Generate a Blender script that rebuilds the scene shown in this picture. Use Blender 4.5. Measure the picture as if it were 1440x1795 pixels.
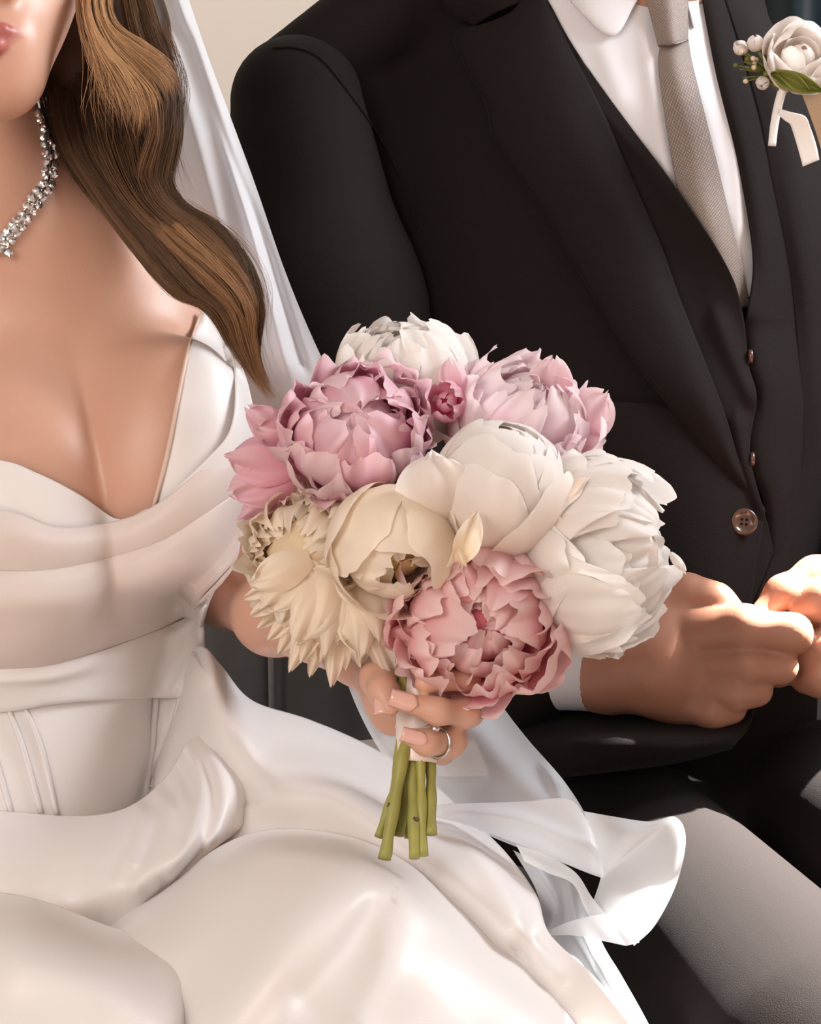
import bpy, math, random
import numpy as np
from mathutils import Vector

for o in list(bpy.data.objects):
    bpy.data.objects.remove(o)
scene = bpy.context.scene
coll = scene.collection
random.seed(7)
rng = np.random.default_rng(11)

# ------------------------------------------------------------------ camera
F, CX, CY = 4400.0, 720.0, 897.5          # focal length in px of the 1440 x 1795 frame
CAM = np.array([0.0, 0.0, 1.26])
PITCH = math.radians(15)
AX = np.array([1.0, 0, 0])
AU = np.array([0, math.sin(PITCH), math.cos(PITCH)])
AF = np.array([0, math.cos(PITCH), -math.sin(PITCH)])
cam_d = bpy.data.cameras.new('camera')
cam_d.sensor_fit = 'HORIZONTAL'
cam_d.sensor_width = 36
cam_d.lens = 36 * F / 1440
cam_d.clip_start = 0.05
cam = bpy.data.objects.new('camera', cam_d)
coll.objects.link(cam)
cam.location = CAM
cam.rotation_euler = (math.pi / 2 - PITCH, 0, 0)
scene.camera = cam

# ------------------------------------------------------------------ light
scene.view_settings.view_transform = 'Standard'
scene.view_settings.look = 'None'
scene.view_settings.gamma = 1
scene.view_settings.use_curve_mapping = False
scene.view_settings.exposure = 0.12
w = bpy.data.worlds.new('world')
scene.world = w
w.use_nodes = True
bg = w.node_tree.nodes['Background']
bg.inputs[0].default_value = (1.0, 0.88, 0.80, 1)
bg.inputs[1].default_value = 0.40


def light(name, kind, loc, target, energy, color, size=1.0, size_y=None):
    d = bpy.data.lights.new(name, kind)
    d.energy = energy
    d.color = color
    if kind == 'AREA':
        d.shape = 'RECTANGLE'
        d.size = size
        d.size_y = size_y or size
    if kind == 'SUN':
        d.angle = math.radians(1.2)
    o = bpy.data.objects.new(name, d)
    coll.objects.link(o)
    o.location = loc
    v = Vector(target) - Vector(loc)
    o.rotation_euler = v.to_track_quat('-Z', 'Y').to_euler()
    return o


SUN = np.array([0.58, 0.32, 0.75])
SUN = SUN / np.linalg.norm(SUN)
light('sun_offscreen', 'SUN', (3, 3, 4), tuple(np.array([3, 3, 4]) - SUN), 62.0, (1.0, 0.97, 0.92))
# daylight in the opening of the added right-hand window, and of the room's window behind the camera on the left
light('window_right_offscreen', 'AREA', (1.16, 1.955, 1.75), (0.0, 1.955, 1.75), 31.0, (0.88, 0.94, 1.0), 0.70, 0.59)
light('window_front_left_offscreen', 'AREA', (-1.6, -0.9, 2.3), (-0.1, 1.6, 0.8), 56.0, (1.0, 0.90, 0.83), 1.8, 1.4)


# ------------------------------------------------------------------ pixel to place
def P(px, py, d):
    px, py, d = np.asarray(px, float), np.asarray(py, float), np.asarray(d, float)
    x = (px - CX) / F * d
    y = -(py - CY) / F * d
    return CAM + x[..., None] * AX + y[..., None] * AU + d[..., None] * AF


def P1(t):
    return P(t[0], t[1], t[2])


def cvec(r, u, f):
    """vector from right / up / towards the viewer components"""
    v = r * AX + u * AU - f * AF
    return v / np.linalg.norm(v)


# ------------------------------------------------------------------ objects
LOC = {}


def thing(name, loc, label, cat, group=None):
    o = bpy.data.objects.new(name, None)
    coll.objects.link(o)
    o.empty_display_size = 0.05
    o.location = loc
    o['label'] = label
    o['category'] = cat
    if group:
        o['group'] = group
    LOC[o] = np.array(loc, float)
    return o


def mk(name, verts, faces, mat, parent=None, smooth=True, col=None, kind=None, label=None, cat=None,
       solid=0.0, group=None, offset=0.0):
    verts = np.asarray(verts, float)
    org = LOC[parent] if parent is not None else np.zeros(3)
    me = bpy.data.meshes.new(name)
    if isinstance(faces, np.ndarray):
        nf, k = faces.shape
        me.vertices.add(len(verts))
        me.vertices.foreach_set('co', (verts - org).astype(np.float32).ravel())
        me.loops.add(nf * k)
        me.loops.foreach_set('vertex_index', faces.astype(np.int32).ravel())
        me.polygons.add(nf)
        me.polygons.foreach_set('loop_start', np.arange(0, nf * k, k, dtype=np.int32))
        me.update(calc_edges=True)
        me.validate()
    else:
        me.from_pydata((verts - org).tolist(), [], [tuple(int(i) for i in f) for f in faces])
    if smooth:
        me.polygons.foreach_set('use_smooth', [True] * len(me.polygons))
    if col is not None:
        a = me.color_attributes.new('Col', 'FLOAT_COLOR', 'POINT')
        c = np.ones((len(verts), 4), np.float32)
        c[:, :3] = col
        a.data.foreach_set('color', c.ravel())
    me.materials.append(mat)
    o = bpy.data.objects.new(name, me)
    coll.objects.link(o)
    if parent is not None:
        o.parent = parent
        LOC[o] = org
    else:
        LOC[o] = np.zeros(3)
    if solid:
        m = o.modifiers.new('thick', 'SOLIDIFY')
        m.thickness = solid
        m.offset = offset
    for k, v in (('kind', kind), ('label', label), ('category', cat), ('group', group)):
        if v:
            o[k] = v
    return o


# ------------------------------------------------------------------ materials
def nodes(name):
    m = bpy.data.materials.new(name)
    m.use_nodes = True
    nt = m.node_tree
    return m, nt, nt.nodes['Principled BSDF']


def mat(name, color, rough=0.6, var=0.08, scale=30, sss=0.0, sss_col=None, sheen=0.0, metal=0.0, attr=False,
        bump=0.0, bump_scale=400, trans=0.0, alpha=1.0, coat=0.0, spec=0.5, stretch=None, sheen_rough=0.4):
    m, nt, b = nodes(name)
    L = nt.links
    tc = nt.nodes.new('ShaderNodeTexCoord')
    nz = nt.nodes.new('ShaderNodeTexNoise')
    nz.inputs['Scale'].default_value = scale
    nz.inputs['Detail'].default_value = 4
    vec = tc.outputs['Object']
    if stretch:
        mp = nt.nodes.new('ShaderNodeMapping')
        mp.inputs['Scale'].default_value = stretch
        L.new(vec, mp.inputs[0])
        vec = mp.outputs[0]
    L.new(vec, nz.inputs['Vector'])
    mr = nt.nodes.new('ShaderNodeMapRange')
    mr.inputs[3].default_value = 1 - var
    mr.inputs[4].default_value = 1 + var
    L.new(nz.outputs['Fac'], mr.inputs[0])
    mx = nt.nodes.new('ShaderNodeVectorMath')
    mx.operation = 'SCALE'
    if attr:
        at = nt.nodes.new('ShaderNodeAttribute')
        at.attribute_name = 'Col'
        L.new(at.outputs['Color'], mx.inputs[0])
    else:
        mx.inputs[0].default_value = color
    L.new(mr.outputs[0], mx.inputs['Scale'])
    L.new(mx.outputs[0], b.inputs['Base Color'])
    b.inputs['Roughness'].default_value = rough
    b.inputs['Metallic'].default_value = metal
    b.inputs['Specular IOR Level'].default_value = spec
    b.inputs['Sheen Weight'].default_value = sheen
    b.inputs['Sheen Roughness'].default_value = sheen_rough
    b.inputs['Coat Weight'].default_value = coat
    if sss:
        b.inputs['Subsurface Weight'].default_value = sss
        b.inputs['Subsurface Radius'].default_value = sss_col or (1.0, 0.35, 0.2)
        b.inputs['Subsurface Scale'].default_value = 0.006
    if bump:
        n2 = nt.nodes.new('ShaderNodeTexNoise')
        n2.inputs['Scale'].default_value = bump_scale
        n2.inputs['Detail'].default_value = 2
        L.new(vec, n2.inputs['Vector'])
        bp = nt.nodes.new('ShaderNodeBump')
        bp.inputs['Strength'].default_value = bump
        bp.inputs['Distance'].default_value = 0.002
        L.new(n2.outputs['Fac'], bp.inputs['Height'])
        L.new(bp.outputs[0], b.inputs['Normal'])
    out = nt.nodes['Material Output']
    sh = b.outputs[0]
    if trans:
        t = nt.nodes.new('ShaderNodeBsdfTranslucent')
        L.new(mx.outputs[0], t.inputs['Color'])
        ms = nt.nodes.new('ShaderNodeMixShader')
        ms.inputs[0].default_value = trans
        L.new(sh, ms.inputs[1])
        L.new(t.outputs[0], ms.inputs[2])
        sh = ms.outputs[0]
    if alpha < 1:
        t = nt.nodes.new('ShaderNodeBsdfTransparent')
        ms = nt.nodes.new('ShaderNodeMixShader')
        ms.inputs[0].default_value = alpha
        L.new(t.outputs[0], ms.inputs[1])
        L.new(sh, ms.inputs[2])
        sh = ms.outputs[0]
    L.new(sh, out.inputs['Surface'])
    return m


M = {}
M['skin'] = mat('skin', (0.62, 0.33, 0.22), 0.42, 0.05, 40, sss=0.35, attr=True, bump=0.04, bump_scale=700)
M['nail'] = mat('nail_polish', (0.72, 0.42, 0.35), 0.18, 0.02, 40, coat=0.5)
M['hair'] = mat('hair_strands', (0.3, 0.18, 0.1), 0.42, 0.12, 200, attr=True, spec=0.3)
M['satin'] = mat('gown_satin', (0.78, 0.735, 0.72), 0.42, 0.015, 18, sheen=0.25, bump=0.02, bump_scale=900)
M['organza'] = mat('gown_organza', (0.80, 0.70, 0.655), 0.5, 0.02, 18, sheen=0.3, trans=0.18)
M['cuptrim'] = mat('cup_lining', (0.70, 0.50, 0.40), 0.5)
M['petal'] = mat('peony_petal', (0.9, 0.8, 0.75), 0.55, 0.03, 90, attr=True, trans=0.42, sheen=0.15)
M['stem'] = mat('peony_stem', (0.33, 0.31, 0.075), 0.45, 0.4, 60, stretch=(1, 1, 0.2))
M['ribbon'] = mat('satin_ribbon', (0.80, 0.68, 0.62), 0.3, 0.03, 30, sheen=0.3)
M['white'] = mat('white_ribbon', (0.93, 0.90, 0.87), 0.4, 0.03, 30, trans=0.15)
M['veil'] = mat('veil_tulle', (0.92, 0.92, 0.95), 0.6, 0.04, 25, trans=0.40, alpha=0.90, bump=0.1, bump_scale=1500)
M['veil_thin'] = mat('veil_tulle_single', (0.90, 0.93, 0.97), 0.6, 0.05, 25, trans=0.40, alpha=0.63)
M['hem'] = mat('veil_hem', (0.93, 0.95, 0.98), 0.4, 0.03, 25, trans=0.45, alpha=0.80)
M['gem'] = mat('diamond', (0.93, 0.92, 0.91), 0.06, 0.02, 40, metal=0.9)
M['silver'] = mat('silver_setting', (0.62, 0.58, 0.55), 0.2, 0.05, 40, metal=1.0)
M['jacket'] = mat('suit_wool', (0.0100, 0.0062, 0.0054), 0.82, 0.2, 700, sheen=0.03, bump=0.3, bump_scale=1500, spec=0.15)
M['lapel'] = M['vest'] = M['trouser'] = M['jacket']
M['shirt'] = mat('shirt_cotton', (0.74, 0.71, 0.73), 0.6, 0.03, 40, trans=0.1)
M['button'] = mat('horn_button', (0.10, 0.05, 0.035), 0.25, 0.3, 120, coat=0.4)
M['leaf'] = mat('leaf_green', (0.20, 0.21, 0.035), 0.45, 0.25, 80, trans=0.25)
M['cream'] = mat('bud_cream', (0.82, 0.68, 0.50), 0.55, 0.1, 120, trans=0.15)
M['stamen'] = mat('stamen', (0.75, 0.52, 0.20), 0.6, 0.2, 200)
M['wall'] = mat('wall_plaster', (0.80, 0.70, 0.61), 0.9, 0.04, 3)
M['curtain'] = mat('curtain_cloth', (0.018, 0.034, 0.045), 0.9, 0.2, 20, sheen=0.2)
M['wood'] = mat('panel_wood', (0.52, 0.31, 0.17), 0.5, 0.15, 8, stretch=(1, 1, 0.1))
M['floor'] = mat('floor_boards', (0.16, 0.11, 0.08), 0.5, 0.2, 6, stretch=(1, 0.1, 1))
M['bench'] = mat('bench_upholstery', (0.13, 0.12, 0.115), 0.7, 0.12, 60, bump=0.1, bump_scale=900)
M['piping'] = mat('bench_piping', (0.5, 0.48, 0.46), 0.5, 0.1, 60)
M['frame'] = mat('added_window_frame', (0.7, 0.68, 0.64), 0.5, 0.05, 8)


def tie_material():
    m, nt, b = nodes('tie_weave')
    L = nt.links
    uv = nt.nodes.new('ShaderNodeUVMap')
    mp = nt.nodes.new('ShaderNodeMapping')
    mp.inputs['Scale'].default_value = (22, 175, 1)
    mp.inputs['Rotation'].default_value = (0, 0, 0.62)
    br = nt.nodes.new('ShaderNodeTexBrick')
    br.inputs['Color1'].default_value = (0.30, 0.23, 0.19, 1)
    br.inputs['Color2'].default_value = (0.24, 0.18, 0.15, 1)
    br.inputs['Mortar'].default_value = (0.11, 0.08, 0.065, 1)
    br.inputs['Scale'].default_value = 1
    br.inputs['Brick Width'].default_value = 1.0
    br.inputs['Row Height'].default_value = 1.0
    br.inputs['Mortar Size'].default_value = 0.12
    L.new(uv.outputs[0], mp.inputs[0])
    L.new(mp.outputs[0], br.inputs[0])
    L.new(br.outputs['Color'], b.inputs['Base Color'])
    bp = nt.nodes.new('ShaderNodeBump')
    bp.inputs['Strength'].default_value = 0.5
    bp.inputs['Distance'].default_value = 0.001
    bp.invert = True
    L.new(br.outputs['Fac'], bp.inputs['Height'])
    L.new(bp.outputs[0], b.inputs['Normal'])
    b.inputs['Roughness'].default_value = 0.65
    b.inputs['Sheen Weight'].default_value = 0.15
    return m


M['tie'] = tie_material()


# ------------------------------------------------------------------ distance fields
def prim_cone(a, b, ra, rb):
    a, b = np.asarray(a, float), np.asarray(b, float)
    ba = b - a
    bb = ba @ ba + 1e-12

    def f(p):
        h = np.clip(((p - a) @ ba) / bb, 0, 1)
        q = p - a - h[:, None] * ba
        return np.sqrt((q * q).sum(1)) - (ra + (rb - ra) * h)
    return f


def prim_ell(c, r, ax):
    c = np.asarray(c, float)
    r = np.asarray(r, float)
    ax = np.asarray(ax, float)      # rows: unit axes

    def f(p):
        q = (p - c) @ ax.T
        k0 = np.sqrt(((q / r) ** 2).sum(1)) + 1e-9
        k1 = np.sqrt(((q / (r * r)) ** 2).sum(1)) + 1e-9
        return k0 * (k0 - 1) / k1
    return f


def rot2(deg):
    c, s = math.cos(math.radians(deg)), math.sin(math.radians(deg))
    return np.array([AX * c + AU * s, -AX * s + AU * c, AF])


def C(a, b, k=0.02, sub=False):
    """tapered limb between (px,py,d,radius px) points"""
    return (prim_cone(P1(a), P1(b), a[3] * a[2] / F, b[3] * b[2] / F), k, sub)


def CH(pts, k=0.01):
    return [C(pts[i], pts[i + 1], k) for i in range(len(pts) - 1)]


def E(c, r, k=0.02, deg=0, sub=False):
    return (prim_ell(P1(c), np.array(r) * c[2] / F, rot2(deg)), k, sub)


def field(prims):
    def f(p):
        d = None
        for g, k, sub in prims:
            e = g(p)
            if d is None:
                d = e
            elif sub:
                h = np.clip(0.5 - 0.5 * (d + e) / k, 0, 1)
                d = d + (-e - d) * h + k * h * (1 - h)
            else:
                h = np.clip(0.5 + 0.5 * (e - d) / k, 0, 1)
                d = e + (d - e) * h - k * h * (1 - h)
        return d
    return f


def surface(f, lo, hi, h):
    """surface nets of field f inside a box, sampled only near the surface"""
    B = 8
    n = np.ceil((np.asarray(hi) - lo) / h / B).astype(int)
    N = n * B
    lo = np.asarray(lo, float)
    ci = np.stack(np.meshgrid(*[np.arange(k) for k in n], indexing='ij'), -1).reshape(-1, 3)
    cc = lo + (ci * B + B / 2) * h
    s = f(cc)
    near = np.abs(s) < B * h * 0.87 * 1.5
    vals = np.repeat(np.repeat(np.repeat(np.where(s < 0, -1., 1.).reshape(n), B, 0), B, 1), B, 2).astype(np.float32)
    loc = np.stack(np.meshgrid(*[np.arange(B)] * 3, indexing='ij'), -1).reshape(-1, 3)
    nb = ci[near]
    for i in range(0, len(nb), 400):
        idx = (nb[i:i + 400, None, :] * B + loc[None]).reshape(-1, 3)
        vals[idx[:, 0], idx[:, 1], idx[:, 2]] = f(lo + idx * h)
    neg = vals < 0
    c = [neg[i:N[0] - 1 + i, j:N[1] - 1 + j, k:N[2] - 1 + k] for i in (0, 1) for j in (0, 1) for k in (0, 1)]
    anyn = c[0].copy()
    alln = c[0].copy()
    for q in c[1:]:
        anyn |= q
        alln &= q
    act = np.argwhere(anyn & ~alln)
    vid = -np.ones(N - 1, np.int32)
    vid[act[:, 0], act[:, 1], act[:, 2]] = np.arange(len(act))
    acc = np.zeros((len(act), 3))
    cnt = np.zeros(len(act))
    corners = np.array([(i, j, k) for i in (0, 1) for j in (0, 1) for k in (0, 1)])
    for a in range(8):
        for b in range(a + 1, 8):
            df = corners[b] - corners[a]
            if np.abs(df).sum() != 1:
                continue
            ia, ib = act + corners[a], act + corners[b]
            va = vals[ia[:, 0], ia[:, 1], ia[:, 2]]
            vb = vals[ib[:, 0], ib[:, 1], ib[:, 2]]
            x = (va < 0) != (vb < 0)
            t = np.where(x, va / np.where(x, va - vb, 1), 0)
            acc += np.where(x[:, None], corners[a] + t[:, None] * df, 0)
            cnt += x
    verts = lo + (act + acc / cnt[:, None]) * h
    faces = []
    for ax in range(3):
        u, v = (ax + 1) % 3, (ax + 2) % 3
        sl0 = [slice(None)] * 3
        sl1 = [slice(None)] * 3
        sl0[ax] = slice(0, N[ax] - 1)
        sl1[ax] = slice(1, N[ax])
        cr = neg[tuple(sl0)] != neg[tuple(sl1)]
        e = np.argwhere(cr)
        e = e[(e[:, u] > 0) & (e[:, v] > 0) & (e[:, u] < N[u] - 1) & (e[:, v] < N[v] - 1)]
        flip = neg[e[:, 0], e[:, 1], e[:, 2]]
        du = np.zeros(3, int)
        dv = np.zeros(3, int)
        du[u] = 1
        dv[v] = 1
        q = [e - du - dv, e - dv, e, e - du]
        ids = np.stack([vid[k[:, 0], k[:, 1], k[:, 2]] for k in q], 1)
        ids = np.where(flip[:, None], ids, ids[:, ::-1])
        faces.append(ids[(ids >= 0).all(1)])
    return verts, np.concatenate(faces)


def trace(f, px, py, off, d0=1.2, d1=2.4):
    """depth where the view line first comes within off of the field (or passes closest to it)"""
    px, py = np.broadcast_arrays(np.asarray(px, float), np.asarray(py, float))
    d = np.full(px.shape, d0)
    best = np.full(px.shape, 9.0)
    bd = d.copy()
    done = np.zeros(px.shape, bool)
    for _ in range(70):
        s = f(P(px, py, d)) - off
        upd = ~done & (s < best)
        best = np.where(upd, s, best)
        bd = np.where(upd, d, bd)
        done |= s < 0.0004
        d = np.where(done, d, np.minimum(d + np.clip(s, 0.0003, 0.2) * 0.8, d1))
    return bd


# ------------------------------------------------------------------ sheets
def catmull(pts, n):
    pts = np.asarray(pts, float)
    if len(pts) == 2:
        t = np.linspace(0, 1, n)[:, None]
        return pts[0] * (1 - t) + pts[1] * t
    seg = np.sqrt(((pts[1:, :2] - pts[:-1, :2]) ** 2).sum(1)) + 1e-6
    s = np.concatenate([[0], np.cumsum(np.sqrt(seg))])
    t = np.linspace(0, s[-1], n)
    i = np.clip(np.searchsorted(s, t, side='right') - 1, 0, len(pts) - 2)
    ext = np.vstack([2 * pts[0] - pts[1], pts, 2 * pts[-1] - pts[-2]])
    u = ((t - s[i]) / (s[i + 1] - s[i]))[:, None]
    p0, p1, p2, p3 = ext[i], ext[i + 1], ext[i + 2], ext[i + 3]
    return 0.5 * (2 * p1 + (p2 - p0) * u + (2 * p0 - 5 * p1 + 4 * p2 - p3) * u * u + (3 * p1 - p0 - 3 * p2 + p3) * u ** 3)


def ridge(x, y, line, h, wl, wr):
    """gaussian fold along a line; wl / wr widths on its two sides"""
    line = np.asarray(line, float)
    best = np.full(x.shape, 1e9)
    side = np.zeros(x.shape)
    for a, b in zip(line[:-1], line[1:]):
        ab = b - a
        t = np.clip(((x - a[0]) * ab[0] + (y - a[1]) * ab[1]) / (ab @ ab), 0, 1)
        qx, qy = x - a[0] - t * ab[0], y - a[1] - t * ab[1]
        d2 = qx * qx + qy * qy
        m = d2 < best
        best = np.where(m, d2, best)
        side = np.where(m, ab[0] * qy - ab[1] * qx, side)
    wd = np.where(side > 0, wr, wl)
    return h * np.exp(-best / (wd * wd))


def sheet(curves, nu, nv, ridges=(), on=None):
    """loft of (px,py,d) curves; on=field: third number is height above that surface"""
    cs = np.stack([catmull(c, nu) for c in curves])           # nc,nu,3
    if len(curves) == 2:
        t = np.linspace(0, 1, nv)[:, None, None]
        g = cs[0] * (1 - t) + cs[1] * t
    else:
        g = np.stack([catmull_t(cs[:, i], nv) for i in range(nu)], 1)
    x, y, d = g[..., 0], g[..., 1], g[..., 2]
    off = np.zeros(x.shape)
    for r in ridges:
        off = off + ridge(x, y, catmull(r[0], 24) if len(r[0]) > 2 else r[0], *r[1:])
    if on is not None:
        base = trace(on, x.ravel(), y.ravel(), 0.0).reshape(x.shape)
        for _ in range(3):
            b = np.pad(base, 1, mode='edge')
            base = (b[1:-1, 1:-1] * 2 + b[:-2, 1:-1] + b[2:, 1:-1] + b[1:-1, :-2] + b[1:-1, 2:]) / 6
        d = base - d
    v = P(x, y, d - off).reshape(-1, 3)
    faces = [(j * nu + i, j * nu + i + 1, (j + 1) * nu + i + 1, (j + 1) * nu + i) for j in range(nv - 1) for i in range(nu - 1)]
    return v, faces


def catmull_t(pts, n):
    """uniform Catmull-Rom"""
    pts = np.asarray(pts, float)
    ext = np.vstack([2 * pts[0] - pts[1], pts, 2 * pts[-1] - pts[-2]])
    t = np.linspace(0, len(pts) - 1, n)
    i = np.clip(t.astype(int), 0, len(pts) - 2)
    u = (t - i)[:, None]
    p0, p1, p2, p3 = ext[i], ext[i + 1], ext[i + 2], ext[i + 3]
    return 0.5 * (2 * p1 + (p2 - p0) * u + (2 * p0 - 5 * p1 + 4 * p2 - p3) * u * u + (3 * p1 - p0 - 3 * p2 + p3) * u ** 3)


def tube(pts, rad, seg=8, cap=True, flat=1.0):
    pts = np.asarray(pts, float)
    n = len(pts)
    rad = np.broadcast_to(np.asarray(rad, float), (n,))
    t = np.gradient(pts, axis=0)
    t /= np.linalg.norm(t, axis=1)[:, None] + 1e-12
    ref = np.array([0.31, -0.87, 0.38])
    a = np.cross(t, ref)
    a /= np.linalg.norm(a, axis=1)[:, None] + 1e-12
    b = np.cross(t, a)
    ang = np.arange(seg) * 2 * math.pi / seg
    v = pts[:, None] + rad[:, None, None] * (np.cos(ang)[None, :, None] * a[:, None] + flat * np.sin(ang)[None, :, None] * b[:, None])
    f = [(j * seg + i, j * seg + (i + 1) % seg, (j + 1) * seg + (i + 1) % seg, (j + 1) * seg + i) for j in range(n - 1) for i in range(seg)]
    if cap:
        f += [tuple(range(seg))[::-1], tuple((n - 1) * seg + i for i in range(seg))]
    return v.reshape(-1, 3), f


def curve3(pts, n):
    return P1(catmull(pts, n).T)


def box(x0, x1, y0, y1, z0, z1):
    v = [(x, y, z) for x in (x0, x1) for y in (y0, y1) for z in (z0, z1)]
    f = [(0, 1, 3, 2), (4, 6, 7, 5), (0, 4, 5, 1), (2, 3, 7, 6), (0, 2, 6, 4), (1, 5, 7, 3)]
    return np.array(v, float), f


# ================================================================== the room
v, f = box(-3, 1.25, -2.5, 3.3, -0.05, 0)
mk('floor', v, f, M['floor'], smooth=False, kind='structure')
v, f = box(-3, 1.25, 3.2, 3.3, 0, 5.0)
mk('wall_back', v, f, M['wall'], smooth=False, kind='structure')


def added_wall_right():  # unseen wall and window frame, added to limit the sun beam
    x0, x1 = 1.15, 1.25
    wy0, wy1, wz0, wz1 = WIN
    vs, fs = [], []
    for b in ((x0, x1, 0.6, wy0, 0, 5.0), (x0, x1, wy1, 3.2, 0, 5.0), (x0, x1, wy0, wy1, 0, wz0), (x0, x1, wy0, wy1, wz1, 5.0)):
        v, f = box(*b)
        fs += [tuple(len(vs) + i for i in q) for q in f]
        vs += v.tolist()
    mk('added_wall_right', vs, fs, M['wall'], smooth=False, kind='structure')
    vs, fs = [], []
    t = 0.03
    for b in ((1.17, 1.23, wy0 - t, wy0, wz0 - t, wz1 + t), (1.17, 1.23, wy1, wy1 + t, wz0 - t, wz1 + t),
              (1.17, 1.23, wy0, wy1, wz0 - t, wz0), (1.17, 1.23, wy0, wy1, wz1, wz1 + t)):
        v, f = box(*b)
        fs += [tuple(len(vs) + i for i in q) for q in f]
        vs += v.tolist()
    mk('added_window_1', vs, fs, M['frame'], smooth=False, kind='structure')


WIN = (1.6, 2.31, 1.45, 2.055)  # opening of the added wall, sized to shape the sun patch
added_wall_right()

# wooden wainscot and dark curtain far behind on the right
v, f = box(0.36, 1.15, 2.95, 3.0, 0, 0.985)
mk('trim_1', v, f, M['wood'], smooth=False, kind='structure')


def curtain():
    n, nz = 160, 6
    u = np.linspace(0, 1, n)
    x = 0.36 + 0.78 * u
    vs, fs = [], []
    for j in range(nz):
        z = 0.985 + 1.4 * j / (nz - 1)
        y = 2.93 + 0.025 * np.sin(u * 46 + 0.15 * j) + 0.012 * np.sin(u * 103 + 1)
        vs += [(x[i], y[i], z) for i in range(n)]
    fs = [(j * n + i, j * n + i + 1, (j + 1) * n + i + 1, (j + 1) * n + i) for j in range(nz - 1) for i in range(n - 1)]
    t = mk('curtain', vs, fs, M['curtain'], solid=0.004, label='dark teal curtain hanging in folds behind the seated groom', cat='curtain')
    return t


curtain()


def bench():
    t = thing('bench', (0.0, 1.95, 0.0), 'dark grey upholstered bench with pale vertical piping under the couple', 'bench')
    v, f = box(-0.9, 0.75, 1.45, 2.24, 0.30, 0.40)
    mk('seat', v, f, M['bench'], t, smooth=False)
    xs = np.arange(-0.9, 0.76, 0.11)
    for i in range(len(xs) - 1):
        n = 9
        u = np.linspace(0, 1, n)
        vs, fs = [], []
        for z in (0.44, 0.84):
            for k in range(n):
                vs.append((xs[i] + 0.11 * u[k], 2.24 - 0.014 * math.sin(math.pi * u[k]) ** 0.6, z))
            for k in range(n):
                vs.append((xs[i] + 0.11 * u[k], 2.3, z))
        m = 2 * n
        for k in range(n - 1):
            fs += [(k, k + 1, m + k + 1, m + k), (n + k, m + n + k, m + n + k + 1, n + k + 1), (m + k, m + k + 1, m + n + k + 1, m + n + k)]
        fs += [(0, m, m + n, n), (n - 1, 2 * n - 1, m + 2 * n - 1, m + n - 1)]
        mk('back_panel', vs, fs, M['bench'], t)
        v, f = tube([(xs[i], 2.219, 0.46), (xs[i], 2.219, 0.84)], 0.0028, 8)
        mk('piping', v, f, M['piping'], t, label='pale piping seam')
    for x in (-0.84, 0.69):
        for y in (1.5, 2.07):
            v, f = tube([(x, y, 0.0), (x, y, 0.31)], [0.02, 0.028], 12)
            mk('leg', v, f, M['bench'], t)


bench()

# ================================================================== bride
bride = thing('person', tuple(P(60, 1500, 1.75)), 'person in white draped gown and long wavy hair holding the bouquet', 'person')

head = [
    E((-25, -95, 1.735), (158, 225, 190), 0.02),
    E((-12, 0, 1.685), (108, 150, 125), 0.03),
    C((68, -60, 1.715, 70), (4, 128, 1.668, 60), 0.03),
    C((-100, -60, 1.715, 70), (-20, 128, 1.668, 60), 0.03),
    E((-8, 132, 1.658), (66, 60, 52), 0.02),
    E((-8, 62, 1.650), (62, 48, 46), 0.02),
    C((-10, -120, 1.632, 12), (-8, -28, 1.612, 20), 0.014),
    C((-28, -20, 1.632, 16), (12, -20, 1.632, 16), 0.012),
]
lips = [
    C((-46, 58, 1.640, 6), (-16, 52, 1.6275, 10), 0.004), C((-16, 52, 1.6275, 10), (4, 52, 1.6275, 10), 0.004),
    C((4, 52, 1.6275, 10), (35, 62, 1.638, 5), 0.004),
    C((-40, 72, 1.640, 7), (-8, 80, 1.628, 14), 0.004), C((-8, 80, 1.628, 14), (28, 70, 1.639, 6), 0.004),
]
torso = [
    C((-25, 60, 1.775, 80), (-18, 330, 1.775, 76), 0.03),
    C((-10, 330, 1.80, 66), (290, 555, 1.88, 74), 0.05),
    C((-30, 330, 1.80, 66), (-420, 540, 1.845, 74), 0.05),
    E((40, 740, 1.845), (330, 470, 222), 0.07),
    C((0, 1000, 1.85, 250), (20, 1420, 1.83, 225), 0.05),
    (field([E((14, 895, 1.748), (190, 232, 134), 0.01, 8), E((292, 812, 1.764), (150, 222, 126), 0.004, -10)]), 0.045, False),
    C((-12, 400, 1.775, 26), (230, 395, 1.83, 20), 0.03),
]
arm = [
    C((318, 590, 1.88, 74), (400, 1020, 1.885, 62), 0.03),
    C((402, 1030, 1.885, 62), (480, 1078, 1.77, 62), 0.03),
    C((480, 1078, 1.77, 62), (625, 1150, 1.625, 40), 0.02),
]
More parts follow.
